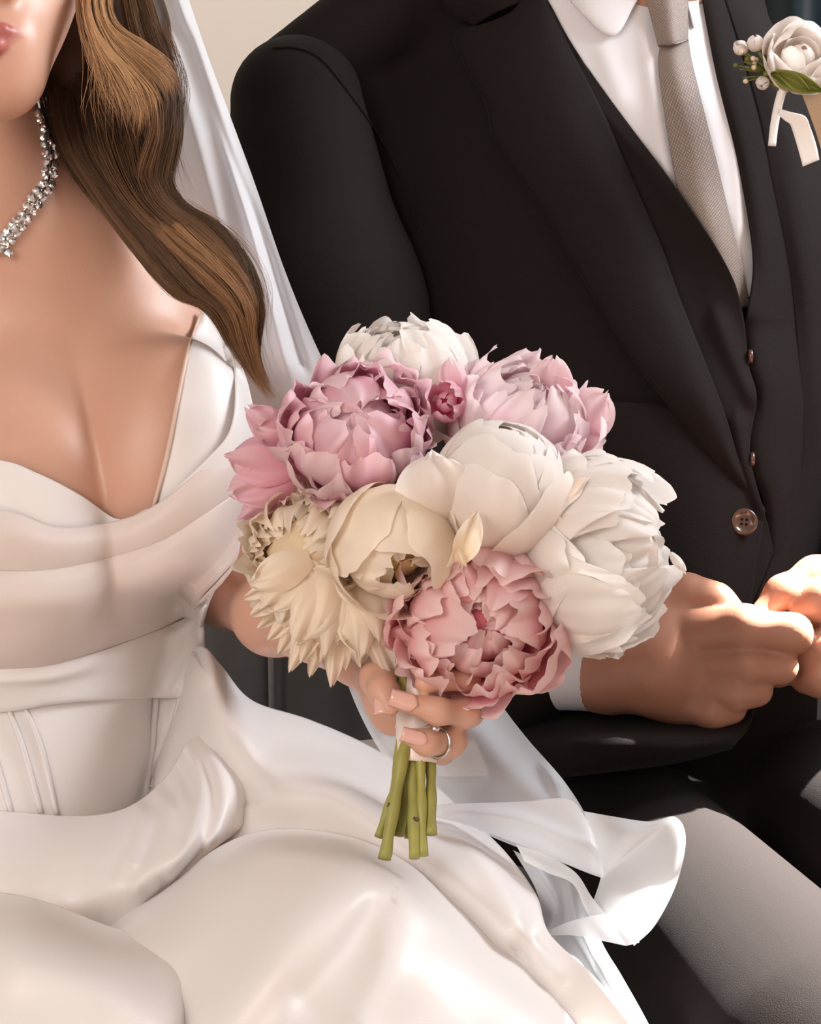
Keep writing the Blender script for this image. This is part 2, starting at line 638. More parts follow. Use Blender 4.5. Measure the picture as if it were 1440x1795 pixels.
# left hand: palm behind the handle, fingers come round on the right and point back to the left
hand = [
    C((625, 1150, 1.625, 40), (680, 1185, 1.605, 44), 0.02),
    E((705, 1215, 1.605), (52, 78, 30), 0.02, -25),
    C((680, 1170, 1.60, 36), (745, 1200, 1.605, 34), 0.015),
    C((690, 1215, 1.60, 34), (745, 1265, 1.605, 30), 0.015),
]
fingers = [
    # index (behind the flower), middle, ring, little
    CH([(745, 1200, 1.600, 26), (828, 1190, 1.590, 24), (820, 1188, 1.545, 21), (745, 1198, 1.530, 18)], 0.006),
    CH([(745, 1232, 1.602, 27), (822, 1246, 1.592, 26), (816, 1250, 1.545, 24), (768, 1247, 1.527, 22), (712, 1232, 1.524, 17)], 0.006),
    CH([(742, 1272, 1.602, 26), (792, 1296, 1.592, 26), (788, 1302, 1.548, 25), (748, 1302, 1.530, 21), (722, 1292, 1.526, 16)], 0.006),
    CH([(735, 1285, 1.605, 22), (775, 1318, 1.598, 20), (768, 1318, 1.565, 18), (742, 1312, 1.553, 15)], 0.006),
    # thumb crosses the front from the left
    CH([(655, 1165, 1.598, 34), (664, 1192, 1.560, 27), (672, 1212, 1.540, 22), (684, 1240, 1.530, 17)], 0.010),
]


def blend(groups, k):
    """union of separately blended groups so that neighbours stay apart"""
    fs = [field(g) for g in groups]

    def f(p):
        d = fs[0](p)
        for g in fs[1:]:
            e = g(p)
            h = np.clip(0.5 + 0.5 * (e - d) / k, 0, 1)
            d = e + (d - e) * h - k * h * (1 - h)
        return d
    return f


F_head = field(head + lips)
F_torso = field(torso)
F_body = blend([torso, head + lips], 0.025)
hand_lips = blend([arm + hand] + fingers, 0.004)


def F_bride(p):
    d = F_body(p)
    e = hand_lips(p)
    k = 0.02
    h = np.clip(0.5 + 0.5 * (e - d) / k, 0, 1)
    return e + (d - e) * h - k * h * (1 - h)


def bounds(pts, m):
    a = np.array([P1(p) for p in pts])
    return a.min(0) - m, a.max(0) + m


SK = np.array([0.60, 0.345, 0.25])
f_lips = field(lips)


def skin_col(v, base=SK):
    c = np.tile(base, (len(v), 1))
    return c


def build_bride_body():
    lo = np.minimum(P(-480, -380, 1.95), P(-480, 1450, 1.5)) - 0.02
    hi = np.maximum(P(520, -380, 1.95), P(520, 1450, 1.95)) + 0.02
    lo[1], hi[1] = 1.35, 2.05
    lo[0] = P1((-260, 0, 1.75))[0]
    X = P1((575, 1100, 1.67))[0]
    hi[0] = X
    v1, f1 = surface(F_bride, lo, hi, 0.0025)
    # the hand at finer resolution, meeting the forearm in the wrist
    lo2, hi2 = bounds([(560, 1090, 1.68), (880, 1360, 1.50)], 0.03)
    lo2[0] = X - 0.004
    v2, f2 = surface(hand_lips, lo2, hi2, 0.0016)
    v = np.vstack([v1, v2])
    f = np.vstack([f1, f2 + len(v1)])
    c = skin_col(v)
    lp = f_lips(v)
    face = (v[:, 2] > P1((0, 120, 1.62))[2])
    wl = np.clip(1 - (lp - 0.0004) / 0.0018, 0, 1) * face
    c = c * (1 - wl[:, None]) + np.array([0.42, 0.13, 0.11]) * wl[:, None]
    return mk('body', v, f, M['skin'], bride, col=c, label='fair skin of face, chest, arm and gripping hand')


body_b = build_bride_body()


def nail(pts, wid, parent, lift=0.0):
    """small curved plate: (px,py,d) base and tip centre, half width px"""
    a, b = P1(pts[0]), P1(pts[1])
    d = b - a
    L = np.linalg.norm(d)
    d /= L
    out = -AF
    s = np.cross(d, out)
    s /= np.linalg.norm(s)
    out = np.cross(s, d)
    nu, nv = 9, 10
    vs = []
    wm = wid * pts[0][2] / F
    for j in range(nv):
        t = j / (nv - 1)
        ww = wm * (1 - 0.55 * max(0, 0.25 - t) ** 2 / 0.0625) * (1 - 0.10 * t)
        for i in range(nu):
            u = i / (nu - 1) * 2 - 1
            tt = t * L + (0.10 * L * (u * u) if j == 0 else 0)
            vs.append(a + d * tt + s * u * ww + out * (wm * 0.55 * (1 - u * u) - 0.15 * wm * (t - 0.4) ** 2))
    fs = [(j * nu + i, j * nu + i + 1, (j + 1) * nu + i + 1, (j + 1) * nu + i) for j in range(nv - 1) for i in range(nu - 1)]
    return mk('nail', vs, fs, M['nail'], parent, solid=0.0007, label='blush painted fingernail')


nail([(732, 1236, 1.5205), (684, 1222, 1.5195)], 17, body_b)
nail([(749, 1299, 1.5235), (704, 1286, 1.5215)], 14, body_b)
nail([(672, 1208, 1.5365), (672, 1254, 1.5265)], 18, body_b)

# ---- gown
bod = thing  # (shorthand not used for parts)


def gown(name, curves, nu, nv, m, ridges=(), on=F_torso, solid=0.0015, parent=bride, label=None):
    v, f = sheet(curves, nu, nv, ridges, on)
    return mk(name, v, f, m, parent, solid=solid, label=label, offset=0.0)


bodice = gown('bodice', [
    [(-200, 800, .004), (-10, 806, .006), (70, 832, .006), (140, 868, .006), (207, 910, .005), (262, 890, .004)],
    [(-200, 860, .008), (-10, 870, .010), (80, 895, .010), (150, 912, .008), (215, 925, .006), (275, 905, .005)],
    [(-200, 1000, .008), (0, 1000, .01), (100, 1000, .01), (200, 1000, .01), (300, 980, .01), (405, 930, .008)],
    [(-200, 1180, .010), (0, 1180, .012), (100, 1175, .012), (200, 1160, .012), (300, 1130, .012), (357, 1090, .010)],
    [(-200, 1300, .010), (0, 1300, .012), (100, 1300, .012), (200, 1290, .012), (280, 1270, .012), (336, 1245, .010)],
    [(-200, 1450, .010), (0, 1450, .012), (80, 1450, .012), (140, 1450, .012), (200, 1440, .012), (256, 1420, .010)],
], 50, 60, M['satin'], label='ivory satin corset bodice with boning channels')
gown('strap_panel', [
    [(353, 548, .004), (357, 543, .012), (362, 548, .012)],
    [(331, 610, .004), (370, 600, .014), (402, 606, .012)],
    [(312, 700, .005), (380, 690, .009), (436, 690, .006)],
    [(294, 790, .005), (370, 780, .009), (448, 775, .006)],
    [(268, 892, .005), (350, 880, .009), (438, 870, .006)],
    [(262, 930, .004), (350, 930, .006), (425, 930, .004)],
], 24, 50, M['satin'], label='white satin strap and outer cup of the bodice')
v, f = sheet([[(350, 552, .0055), (329, 612, .0055), (310, 700, .0065), (292, 790, .0065), (267, 890, .0065)],
              [(353, 553, .0075), (332, 613, .0075), (313, 702, .0085), (296, 791, .0085), (272, 888, .0085)]], 40, 3, (), F_torso)
mk('neckline_piping', v, f, M['cuptrim'], bride, solid=0.002, label='nude piping edging the neckline')
gown('strap_fold', [
    [(388, 572, .018), (396, 585, .018), (402, 602, .015)],
    [(412, 650, .016), (425, 655, .014), (432, 668, .010)],
    [(405, 750, .017), (428, 752, .015), (449, 756, .010)],
    [(355, 812, .015), (400, 815, .016), (446, 815, .010)],
    [(272, 889, .012), (350, 885, .016), (438, 870, .010)],
], 16, 50, M['satin'], label='folded outer edge of the strap')
gown('cowl_drape', [
    [(-200, 880, .012), (0, 893, .014), (100, 924, .013), (205, 913, .012), (272, 886, .013), (345, 830, .015), (412, 782, .014)],
    [(-200, 920, .020), (0, 935, .022), (100, 955, .021), (205, 943, .019), (280, 912, .019), (350, 865, .019), (424, 815, .015)],
    [(-200, 990, .020), (0, 1003, .020), (100, 1000, .019), (200, 976, .018), (285, 948, .018), (355, 905, .018), (430, 850, .014)],
    [(-200, 1000, .014), (0, 1010, .014), (100, 1007, .014), (200, 984, .013), (285, 956, .013), (355, 913, .013), (431, 858, .010)],
], 70, 26, M['organza'], label='sheer blush upper cowl drape')
gown('cowl_drape', [
    [(-200, 985, .022), (0, 1000, .021), (100, 998, .020), (200, 975, .019), (285, 947, .019), (355, 904, .019), (430, 852, .014)],
    [(-200, 1020, .030), (0, 1030, .030), (100, 1028, .030), (200, 1005, .028), (290, 975, .027), (360, 935, .024), (431, 885, .014)],
    [(-200, 1090, .034), (0, 1095, .034), (100, 1092, .034), (210, 1065, .033), (300, 1030, .030), (370, 985, .026), (424, 940, .013)],
    [(-200, 1150, .028), (0, 1150, .029), (100, 1140, .029), (215, 1108, .028), (300, 1072, .026), (365, 1030, .022), (410, 990, .012)],
    [(-200, 1185, .016), (0, 1180, .016), (80, 1172, .017), (160, 1148, .017), (250, 1116, .017), (330, 1076, .015), (388, 1022, .010)],
], 80, 44, M['organza'], ridges=[([(0, 1060), (150, 1050), (300, 1000)], .004, 26, 26)], label='wide sheer blush lower cowl drape')
gown('waist_drape', [
    [(-200, 1180, .020), (0, 1172, .020), (90, 1165, .020), (180, 1140, .020), (260, 1110, .019), (330, 1082, .016), (362, 1060, .012)],
    [(-200, 1205, .025), (0, 1192, .026), (90, 1186, .026), (180, 1160, .025), (260, 1130, .024), (330, 1100, .021), (357, 1085, .014)],
    [(-200, 1220, .022), (0, 1208, .022), (90, 1200, .022), (180, 1185, .022), (260, 1170, .022), (335, 1150, .018), (358, 1140, .014)],
    [(-200, 1250, .018), (0, 1243, .018), (90, 1230, .019), (180, 1222, .019), (260, 1218, .019), (320, 1216, .018), (344, 1208, .013)],
    [(-200, 1254, .013), (0, 1247, .013), (90, 1234, .013), (180, 1226, .013), (260, 1222, .013), (318, 1220, .013), (342, 1212, .011)],
], 70, 26, M['satin'], label='ivory folded waist band')
for line in ([(12, 1235), (40, 1310), (72, 1425)], [(40, 1232), (72, 1310), (100, 1428)], [(274, 1215), (268, 1300), (256, 1395)],
             [(318, 1216), (300, 1290), (266, 1380)], [(-30, 1240), (-10, 1320), (20, 1425)]):
    a = catmull([(x, y, 0) for x, y in line], 14)
    v, f = sheet([[(x - 5, y, .0125) for x, y, _ in a], [(x, y, .0155) for x, y, _ in a], [(x + 5, y, .0125) for x, y, _ in a]], 14, 5, (), F_torso)
    mk('boning', v, f, M['satin'], bodice, solid=0.001, label='stitched boning channel')


# ---- skirt: one sheet per layer of the gathered satin
def skirt(curves, nu, nv, ridges, label):
    v, f = sheet(curves, nu, nv, ridges)
    return mk('skirt', v, f, M['satin'], bride, solid=0.0015, label=label)


skirt([
    [(300, 1150, 1.90), (352, 1133, 1.83), (385, 1165, 1.82), (440, 1228, 1.82), (540, 1262, 1.82), (640, 1305, 1.82), (760, 1375, 1.80)],
    [(290, 1225, 1.87), (370, 1215, 1.785), (410, 1240, 1.77), (470, 1290, 1.745), (560, 1320, 1.735), (680, 1370, 1.72), (840, 1450, 1.70)],
    [(280, 1290, 1.85), (365, 1285, 1.76), (420, 1300, 1.735), (490, 1350, 1.70), (590, 1375, 1.68), (720, 1440, 1.66), (890, 1500, 1.63)],
    [(270, 1400, 1.80), (370, 1390, 1.73), (440, 1400, 1.705), (520, 1420, 1.66), (640, 1440, 1.63), (780, 1520, 1.60), (940, 1570, 1.57)],
    [(300, 1520, 1.70), (400, 1500, 1.67), (470, 1500, 1.65), (560, 1520, 1.62), (680, 1540, 1.59), (840, 1620, 1.56), (965, 1640, 1.53)],
    [(320, 1700, 1.66), (420, 1680, 1.63), (500, 1680, 1.60), (620, 1690, 1.57), (760, 1700, 1.54), (920, 1760, 1.51), (1050, 1720, 1.49)],
    [(330, 1850, 1.62), (430, 1850, 1.60), (560, 1850, 1.57), (700, 1850, 1.54), (860, 1850, 1.51), (1000, 1850, 1.48), (1150, 1850, 1.45)],
], 110, 120, [
    ([(365, 1190), (410, 1270), (455, 1350), (560, 1350), (680, 1395), (800, 1470), (900, 1600)], .022, 30, 60),
    ([(470, 1405), (560, 1390), (650, 1425), (760, 1500), (880, 1640)], .018, 34, 50),
    ([(400, 1205), (480, 1290), (600, 1330), (700, 1385)], -.010, 20, 22),
    ([(800, 1440), (860, 1520), (900, 1600), (960, 1700)], .012, 30, 30),
], 'back layer of the white satin skirt spread over the bench')
skirt([
    [(-200, 1400, 1.735), (0, 1422, 1.725), (120, 1432, 1.722), (200, 1425, 1.722), (255, 1398, 1.740), (300, 1352, 1.752), (328, 1305, 1.757), (356, 1288, 1.778)],
    [(-200, 1440, 1.69), (0, 1455, 1.685), (120, 1465, 1.685), (210, 1455, 1.685), (280, 1430, 1.688), (330, 1390, 1.700), (370, 1338, 1.718), (404, 1318, 1.748)],
    [(-200, 1500, 1.66), (0, 1510, 1.655), (110, 1520, 1.655), (220, 1500, 1.655), (300, 1470, 1.655), (360, 1430, 1.665), (405, 1385, 1.688), (446, 1366, 1.718)],
    [(-200, 1560, 1.645), (0, 1570, 1.64), (100, 1590, 1.64), (200, 1560, 1.64), (300, 1510, 1.64), (370, 1465, 1.650), (418, 1440, 1.678), (460, 1434, 1.706)],
    [(-200, 1640, 1.66), (0, 1640, 1.65), (100, 1640, 1.65), (190, 1625, 1.65), (290, 1555, 1.655), (370, 1490, 1.66), (412, 1462, 1.682), (452, 1452, 1.706)],
], 140, 110, [
    ([(318, 1300), (345, 1350), (352, 1400), (330, 1480), (300, 1530)], .012, 16, 14),
    ([(275, 1390), (300, 1430), (280, 1500), (240, 1560)], .007, 15, 15),
    ([(300, 1350), (325, 1410), (308, 1480), (270, 1550)], .006, 12, 12),
    ([(345, 1290), (380, 1350), (392, 1420), (370, 1490)], .009, 13, 13),
    ([(240, 1415), (250, 1450), (235, 1510)], .006, 14, 14),
    ([(375, 1325), (405, 1385), (415, 1450)], .006, 12, 12),
    ([(180, 1440), (150, 1500), (130, 1580)], .005, 40, 40),
], 'gathered waist fold of the white satin skirt')
skirt([
    [(150, 1680, 1.66), (195, 1622, 1.655), (290, 1560, 1.65), (385, 1486, 1.64), (480, 1455, 1.625), (600, 1465, 1.605), (700, 1505, 1.585), (790, 1575, 1.565), (890, 1655, 1.54), (1000, 1760, 1.51), (1080, 1850, 1.49)],
    [(150, 1690, 1.60), (200, 1650, 1.595), (300, 1595, 1.585), (400, 1525, 1.565), (500, 1500, 1.545), (610, 1515, 1.525), (690, 1555, 1.505), (770, 1620, 1.49), (850, 1700, 1.47), (940, 1790, 1.45), (1000, 1860, 1.44)],
    [(150, 1720, 1.56), (210, 1690, 1.55), (310, 1650, 1.53), (410, 1600, 1.51), (510, 1585, 1.49), (600, 1600, 1.47), (670, 1640, 1.455), (740, 1700, 1.44), (800, 1770, 1.43), (860, 1840, 1.42), (900, 1890, 1.41)],
    [(150, 1780, 1.53), (230, 1760, 1.51), (330, 1730, 1.49), (420, 1700, 1.465), (500, 1700, 1.445), (570, 1720, 1.43), (630, 1760, 1.42), (680, 1810, 1.41), (720, 1860, 1.40), (760, 1900, 1.40), (800, 1920, 1.40)],
    [(150, 1900, 1.50), (230, 1900, 1.47), (330, 1900, 1.44), (420, 1900, 1.42), (500, 1900, 1.40), (560, 1900, 1.39), (610, 1900, 1.385), (650, 1920, 1.38), (690, 1930, 1.38), (720, 1940, 1.38), (760, 1950, 1.38)],
], 120, 80, [
    ([(440, 1475), (560, 1490), (660, 1530), (760, 1610)], .008, 16, 30),
    ([(390, 1800), (470, 1700), (560, 1600), (620, 1560)], .016, 60, 50),
    ([(640, 1790), (680, 1690), (690, 1610)], .012, 40, 60),
    ([(540, 1750), (620, 1660), (660, 1600)], -.010, 30, 40),
    ([(600, 1480), (700, 1530), (770, 1590)], -.004, 8, 8),
], 'white satin skirt stretched over the nearer knee')
skirt([
    [(-200, 1545, 1.62), (0, 1566, 1.60), (90, 1586, 1.60), (190, 1625, 1.60), (270, 1645, 1.595), (340, 1662, 1.585), (378, 1690, 1.575), (385, 1730, 1.56), (384, 1790, 1.53), (400, 1880, 1.49)],
    [(-200, 1580, 1.55), (0, 1600, 1.53), (85, 1622, 1.525), (180, 1660, 1.52), (250, 1680, 1.515), (310, 1700, 1.51), (345, 1730, 1.51), (350, 1770, 1.50), (350, 1820, 1.48), (360, 1890, 1.46)],
    [(-200, 1680, 1.48), (0, 1690, 1.465), (80, 1705, 1.46), (160, 1730, 1.455), (220, 1745, 1.45), (270, 1765, 1.45), (300, 1790, 1.45), (310, 1820, 1.45), (315, 1860, 1.44), (320, 1910, 1.43)],
    [(-200, 1900, 1.42), (0, 1900, 1.41), (80, 1900, 1.40), (150, 1900, 1.40), (200, 1900, 1.40), (240, 1905, 1.40), (260, 1910, 1.40), (270, 1920, 1.40), (280, 1930, 1.40), (290, 1940, 1.40)],
], 90, 60, [
    ([(40, 1690), (150, 1720), (260, 1790)], .010, 40, 50),
    ([(130, 1610), (230, 1680), (330, 1760)], -.006, 20, 30),
], 'white satin skirt swelling over the farther knee')

# ---- hair
def mix(a, b, t):
    return np.asarray(a) * (1 - t) + np.asarray(b) * t


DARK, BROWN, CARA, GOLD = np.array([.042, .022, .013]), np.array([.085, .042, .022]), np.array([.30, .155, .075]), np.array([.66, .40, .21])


def lock(parent, left, right, n, c0, c1, thick=0.012, wid=0.22, stray=0.0, sp=.045, seg=26, clumps=26, name='hair_lock', wave=2.5, cend=None):
    """n strands, gathered in clumps, between two boundary lines of (px,py,d)"""
    L, R = catmull(left, seg), catmull(right, seg)
    q = np.linspace(0, 1, seg)[None, :]
    ct0 = rng.random(clumps)
    ct1 = np.clip(ct0 + rng.normal(0, .10, clumps), 0, 1)
    cdep, cph, cam_, cc = rng.random(clumps), rng.random(clumps) * 6.28, rng.normal(0, wave * 1.6, clumps), np.clip(rng.normal(.5, .33, clumps), 0, 1)
    clen = rng.uniform(.82, 1.0, clumps)
    k = rng.integers(0, clumps, n)
    spread = rng.normal(0, sp, n)[:, None] * (1.3 - .9 * q + 1.2 * (q > .92) * (q - .92) * 6)
    t = np.clip(ct0[k][:, None] * (1 - q) + ct1[k][:, None] * q + spread, -.04, 1.04)
    ln = np.clip(clen[k] * rng.uniform(.8, 1.02, n), .3, 1)[:, None]
    qs = q * ln * (seg - 1)
    i0 = np.clip(qs.astype(int), 0, seg - 2)
    u = (qs - i0)[..., None]
    Lq, Rq = L[i0] * (1 - u) + L[i0 + 1] * u, R[i0] * (1 - u) + R[i0 + 1] * u
    g = Lq * (1 - t[..., None]) + Rq * t[..., None]
    fr_ = rng.uniform(3, 7, clumps)[k][:, None]
    g[..., 0] += cam_[k][:, None] * np.sin(q * fr_ + cph[k][:, None]) + rng.normal(0, stray, n)[:, None] * q ** 2 * 30 + rng.normal(0, .8, n)[:, None] * np.sin(q * 9 + rng.random(n)[:, None] * 6)
    g[..., 1] += cam_[k][:, None] * np.cos(q * fr_ + cph[k][:, None]) + rng.normal(0, stray, n)[:, None] * q ** 2 * 30
    dep = np.clip(cdep[k] + rng.normal(0, .15, n), 0, 1)[:, None]
    g[..., 2] -= thick * dep * np.sqrt(np.maximum(.05, 1 - (2 * np.clip(t, 0, 1) - 1) ** 2)) * np.minimum(1, 4 * q + .3)
    pts = P(g[..., 0], g[..., 1], g[..., 2])                       # n,seg,3
    tg = np.gradient(pts, axis=1)
    tg /= np.linalg.norm(tg, axis=2)[..., None] + 1e-12
    a = np.cross(tg, np.array([.31, -.87, .38]))
    a /= np.linalg.norm(a, axis=2)[..., None] + 1e-12
    b = np.cross(tg, a)
    rr = wid * 1e-3 * rng.uniform(.6, 1.15, n)[:, None] * np.clip((1 - q) * 4, .1, 1)
    ang = np.arange(3) * 2.0944
    vs = pts[:, :, None] + rr[..., None, None] * (np.cos(ang)[None, None, :, None] * a[:, :, None] + np.sin(ang)[None, None, :, None] * b[:, :, None])
    base = (np.arange(n) * seg * 3)[:, None, None]
    j = (np.arange(seg - 1) * 3)[None, :, None]
    i3 = np.arange(3)[None, None, :]
    i4 = (np.arange(3) + 1)[None, None, :] % 3
    fs = np.stack(np.broadcast_arrays(base + j + i3, base + j + i4, base + j + 3 + i4, base + j + 3 + i3), -1).reshape(-1, 4)
    cm = np.clip(cc[k] + rng.normal(0, .15, n), 0, 1)[:, None]
    col = (c0 * (1 - cm) + c1 * cm) * rng.uniform(.8, 1.2, n)[:, None]
    col = np.repeat(col[:, None], seg, 1)
    if cend is not None:
        col = col * (1 - q[..., None] ** 1.5) + (cend * (.45 + 1.0 * cm) * rng.uniform(.8, 1.15, n)[:, None])[:, None] * q[..., None] ** 1.5
    col = np.repeat(col[:, :, None], 3, 2).reshape(-1, 3)
    return mk(name, vs.reshape(-1, 3), fs, M['hair'], parent, col=col)


hm = CH([(160, -120, 1.78, 90), (185, 60, 1.785, 104), (212, 200, 1.785, 84), (225, 300, 1.78, 58), (285, 395, 1.765, 42),
         (360, 470, 1.755, 34), (412, 545, 1.75, 24), (438, 620, 1.75, 14)], 0.02)
hm += [C((120, 120, 1.82, 36), (175, 260, 1.81, 44), 0.02), E((-25, -150, 1.79), (185, 190, 190), 0.02),
       C((150, -60, 1.80, 80), (-180, -60, 1.80, 80), 0.02), C((-215, -120, 1.78, 70), (-230, 380, 1.80, 80), 0.02)]
F_hair = field(hm)
lo, hi = bounds([(-330, -380, 1.80), (500, 730, 1.68), (-330, -380, 1.95), (500, 730, 1.95)], 0.03)
v, f = surface(F_hair, lo, hi, 0.005)
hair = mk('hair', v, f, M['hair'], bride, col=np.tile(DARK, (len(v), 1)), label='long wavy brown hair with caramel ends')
# dark under layer beside the neck
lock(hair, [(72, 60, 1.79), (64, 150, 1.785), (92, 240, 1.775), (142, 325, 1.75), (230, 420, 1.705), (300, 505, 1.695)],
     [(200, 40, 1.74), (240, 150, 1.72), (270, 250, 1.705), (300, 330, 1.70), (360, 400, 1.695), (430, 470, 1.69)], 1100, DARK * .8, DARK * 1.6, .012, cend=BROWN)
# outer brown fall
lock(hair, [(205, -40, 1.72), (225, 60, 1.70), (255, 130, 1.69), (262, 220, 1.685), (240, 300, 1.69), (250, 350, 1.69)],
     [(252, -40, 1.73), (285, 60, 1.715), (314, 150, 1.71), (318, 230, 1.705), (302, 320, 1.70), (325, 372, 1.70)], 1000, BROWN * .7, CARA * .7, .012, stray=.12)
# caramel waves swept off the face
lock(hair, [(132, -40, 1.69), (134, 30, 1.685), (152, 90, 1.68), (185, 150, 1.68), (212, 200, 1.68), (222, 245, 1.69)],
     [(180, -40, 1.69), (182, 20, 1.68), (205, 70, 1.672), (245, 120, 1.672), (270, 170, 1.675), (258, 240, 1.69)], 620, CARA, GOLD, .014, stray=.42, clumps=13, sp=.03)
lock(hair, [(160, -40, 1.69), (165, 20, 1.68), (190, 70, 1.672), (230, 110, 1.668), (275, 145, 1.67), (300, 185, 1.68)],
     [(205, -40, 1.70), (200, 10, 1.69), (215, 45, 1.68), (260, 75, 1.68), (300, 115, 1.685), (312, 170, 1.69)], 640, CARA, GOLD, .014, stray=.32, clumps=13, sp=.03)
# lower swirl over the shoulder
lock(hair, [(92, 150, 1.775), (112, 250, 1.745), (165, 340, 1.715), (235, 435, 1.698), (305, 515, 1.69), (365, 545, 1.69), (405, 605, 1.695), (440, 660, 1.70), (470, 705, 1.71)],
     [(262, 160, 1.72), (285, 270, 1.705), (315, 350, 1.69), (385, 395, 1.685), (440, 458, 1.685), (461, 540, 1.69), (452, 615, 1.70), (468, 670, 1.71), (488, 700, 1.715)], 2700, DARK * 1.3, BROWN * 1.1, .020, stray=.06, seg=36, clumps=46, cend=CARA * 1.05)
lock(hair, [(215, 370, 1.70), (265, 440, 1.69), (330, 490, 1.68), (395, 535, 1.68), (425, 590, 1.69), (448, 660, 1.70), (475, 705, 1.71)],
     [(290, 350, 1.69), (365, 400, 1.68), (425, 460, 1.678), (455, 530, 1.68), (450, 600, 1.69), (462, 660, 1.70), (490, 705, 1.71)], 1000, CARA * .7, CARA * 1.35, .016, stray=.10, seg=32, clumps=20, sp=.03)
# loose flyaways
lock(hair, [(128, 20, 1.685), (135, 90, 1.68), (130, 150, 1.68), (150, 205, 1.69)],
     [(200, 120, 1.67), (215, 180, 1.67), (235, 225, 1.68), (250, 270, 1.69)], 40, CARA, GOLD, .01, .13, stray=.6, clumps=30, name='flyaway_strands')
lock(hair, [(285, 40, 1.71), (305, 130, 1.71), (300, 250, 1.71), (320, 360, 1.70)],
     [(300, 60, 1.715), (330, 160, 1.715), (312, 260, 1.715), (345, 370, 1.71)], 60, BROWN, CARA, .004, .12, stray=.25, clumps=40, name='flyaway_strands')
lock(hair, [(300, 360, 1.69), (390, 420, 1.685), (445, 500, 1.685), (450, 600, 1.69), (480, 690, 1.70)],
     [(330, 350, 1.69), (420, 410, 1.685), (472, 500, 1.685), (472, 600, 1.69), (500, 690, 1.70)], 50, CARA * .7, CARA, .004, .12, stray=.2, clumps=40, name='flyaway_strands')

# ---- necklace
NK = [(72, 190, 1.742), (82, 225, 1.728), (88, 265, 1.722), (84, 315, 1.722), (62, 352, 1.724), (36, 388, 1.724), (10, 418, 1.724), (-30, 432, 1.724),
      (-90, 350, 1.724), (-120, 260, 1.735)]
necklace = thing('necklace', tuple(P(10, 440, 1.73)), 'glittering diamond necklace with twin rows of stones around the bare neck', 'necklace')


def gem_mesh():
    vs = [(0, 0, .42)]
    for k in range(8):
        a = k * math.pi / 4
        vs.append((0.55 * math.cos(a), 0.55 * math.sin(a), .36))
    for k in range(8):
        a = (k + .5) * math.pi / 4
        vs.append((math.cos(a), math.sin(a), 0))
    vs.append((0, 0, -.8))
    fs = [(0, 1 + k, 1 + (k + 1) % 8) for k in range(8)]
    for k in range(8):
        fs += [(1 + k, 9 + k, 1 + (k + 1) % 8), (9 + k, 9 + (k + 1) % 8, 1 + (k + 1) % 8), (17, 9 + (k + 1) % 8, 9 + k)]
    me = bpy.data.meshes.new('gem')
    me.from_pydata(vs, [], fs)
    me.materials.append(M['gem'])
    return me


GEM = gem_mesh()
F_skin_front = F_body


def gem(parent, px, py, r, lift=0.0015, f=F_body, d=None):
    dd = trace(f, np.array([px]), np.array([py]), 0.0)[0] if d is None else d
    o = bpy.data.objects.new('gem', GEM)
    coll.objects.link(o)
    o.parent = parent
    o.location = P(px, py, dd - lift) - LOC[parent]
    n = cvec(random.gauss(0, .35), random.gauss(0.1, .35), 1)
    o.rotation_euler = Vector(n).to_track_quat('Z', 'Y').to_euler()
    o.scale = [r * dd / F] * 3
    return o


nk = catmull(NK, 200)
seglen = np.concatenate([[0], np.cumsum(np.hypot(np.diff(nk[:, 0]), np.diff(nk[:, 1])))])
for row, offp, step, rad in ((0, -8, 15, 8.2), (1, 8, 15, 8.6), (2, 0, 24, 6.5)):
    s = 4 + row * 5
    while s < seglen[-1]:
        i = min(np.searchsorted(seglen, s), 198)
        tx, ty = nk[i + 1, 0] - nk[i - 1, 0], nk[i + 1, 1] - nk[i - 1, 1]
        ln = math.hypot(tx, ty)
        gem(necklace, nk[i, 0] + ty / ln * offp, nk[i, 1] - tx / ln * offp, rad, 0.003 if row < 2 else .0045)
        s += step
for (x, y, r) in ((10, 428, 9), (-6, 420, 8), (14, 443, 9), (0, 436, 7), (22, 420, 7)):
    gem(necklace, x, y, r, .0045)
dn = trace(F_body, nk[:, 0], nk[:, 1], 0.0)
v, f = tube(P(nk[::2, 0], nk[::2, 1], dn[::2] - 0.0012), 0.0017, 6)
mk('setting', v, f, M['silver'], necklace, label='silver setting')

# ---- veil
veil = thing('veil', tuple(P(400, 640, 1.87)), 'long sheer white tulle veil falling behind the hair to the lap', 'veil')


def tulle(name, curves, nu, nv, m, ridges=(), label=None, solid=0.0):
    v, f = sheet(curves, nu, nv, ridges)
    return mk(name, v, f, m, veil, label=label, solid=solid)


RV = [(318, -40, 1.845), (362, 90, 1.85), (408, 215, 1.855), (450, 330, 1.86), (498, 470, 1.86), (545, 585, 1.86), (600, 700, 1.86), (680, 860, 1.84)]
tulle('tulle_layer', [
    [(180, -40, 1.845), (230, 90, 1.85), (270, 215, 1.855), (300, 330, 1.86), (340, 470, 1.86), (380, 585, 1.86), (430, 720, 1.86), (500, 880, 1.85)],
    [(250, -40, 1.838), (300, 90, 1.842), (345, 215, 1.845), (380, 330, 1.85), (425, 470, 1.85), (470, 585, 1.85), (520, 710, 1.85), (590, 870, 1.84)], RV],
    60, 40, M['veil'], [([(300, -40), (380, 200), (440, 400), (500, 640)], .010, 14, 10), ([(270, 0), (330, 200), (390, 420), (450, 640)], .006, 16, 10),
                        ([(330, 60), (400, 260), (460, 420), (530, 640)], -.006, 8, 8)], 'gathered upper veil')
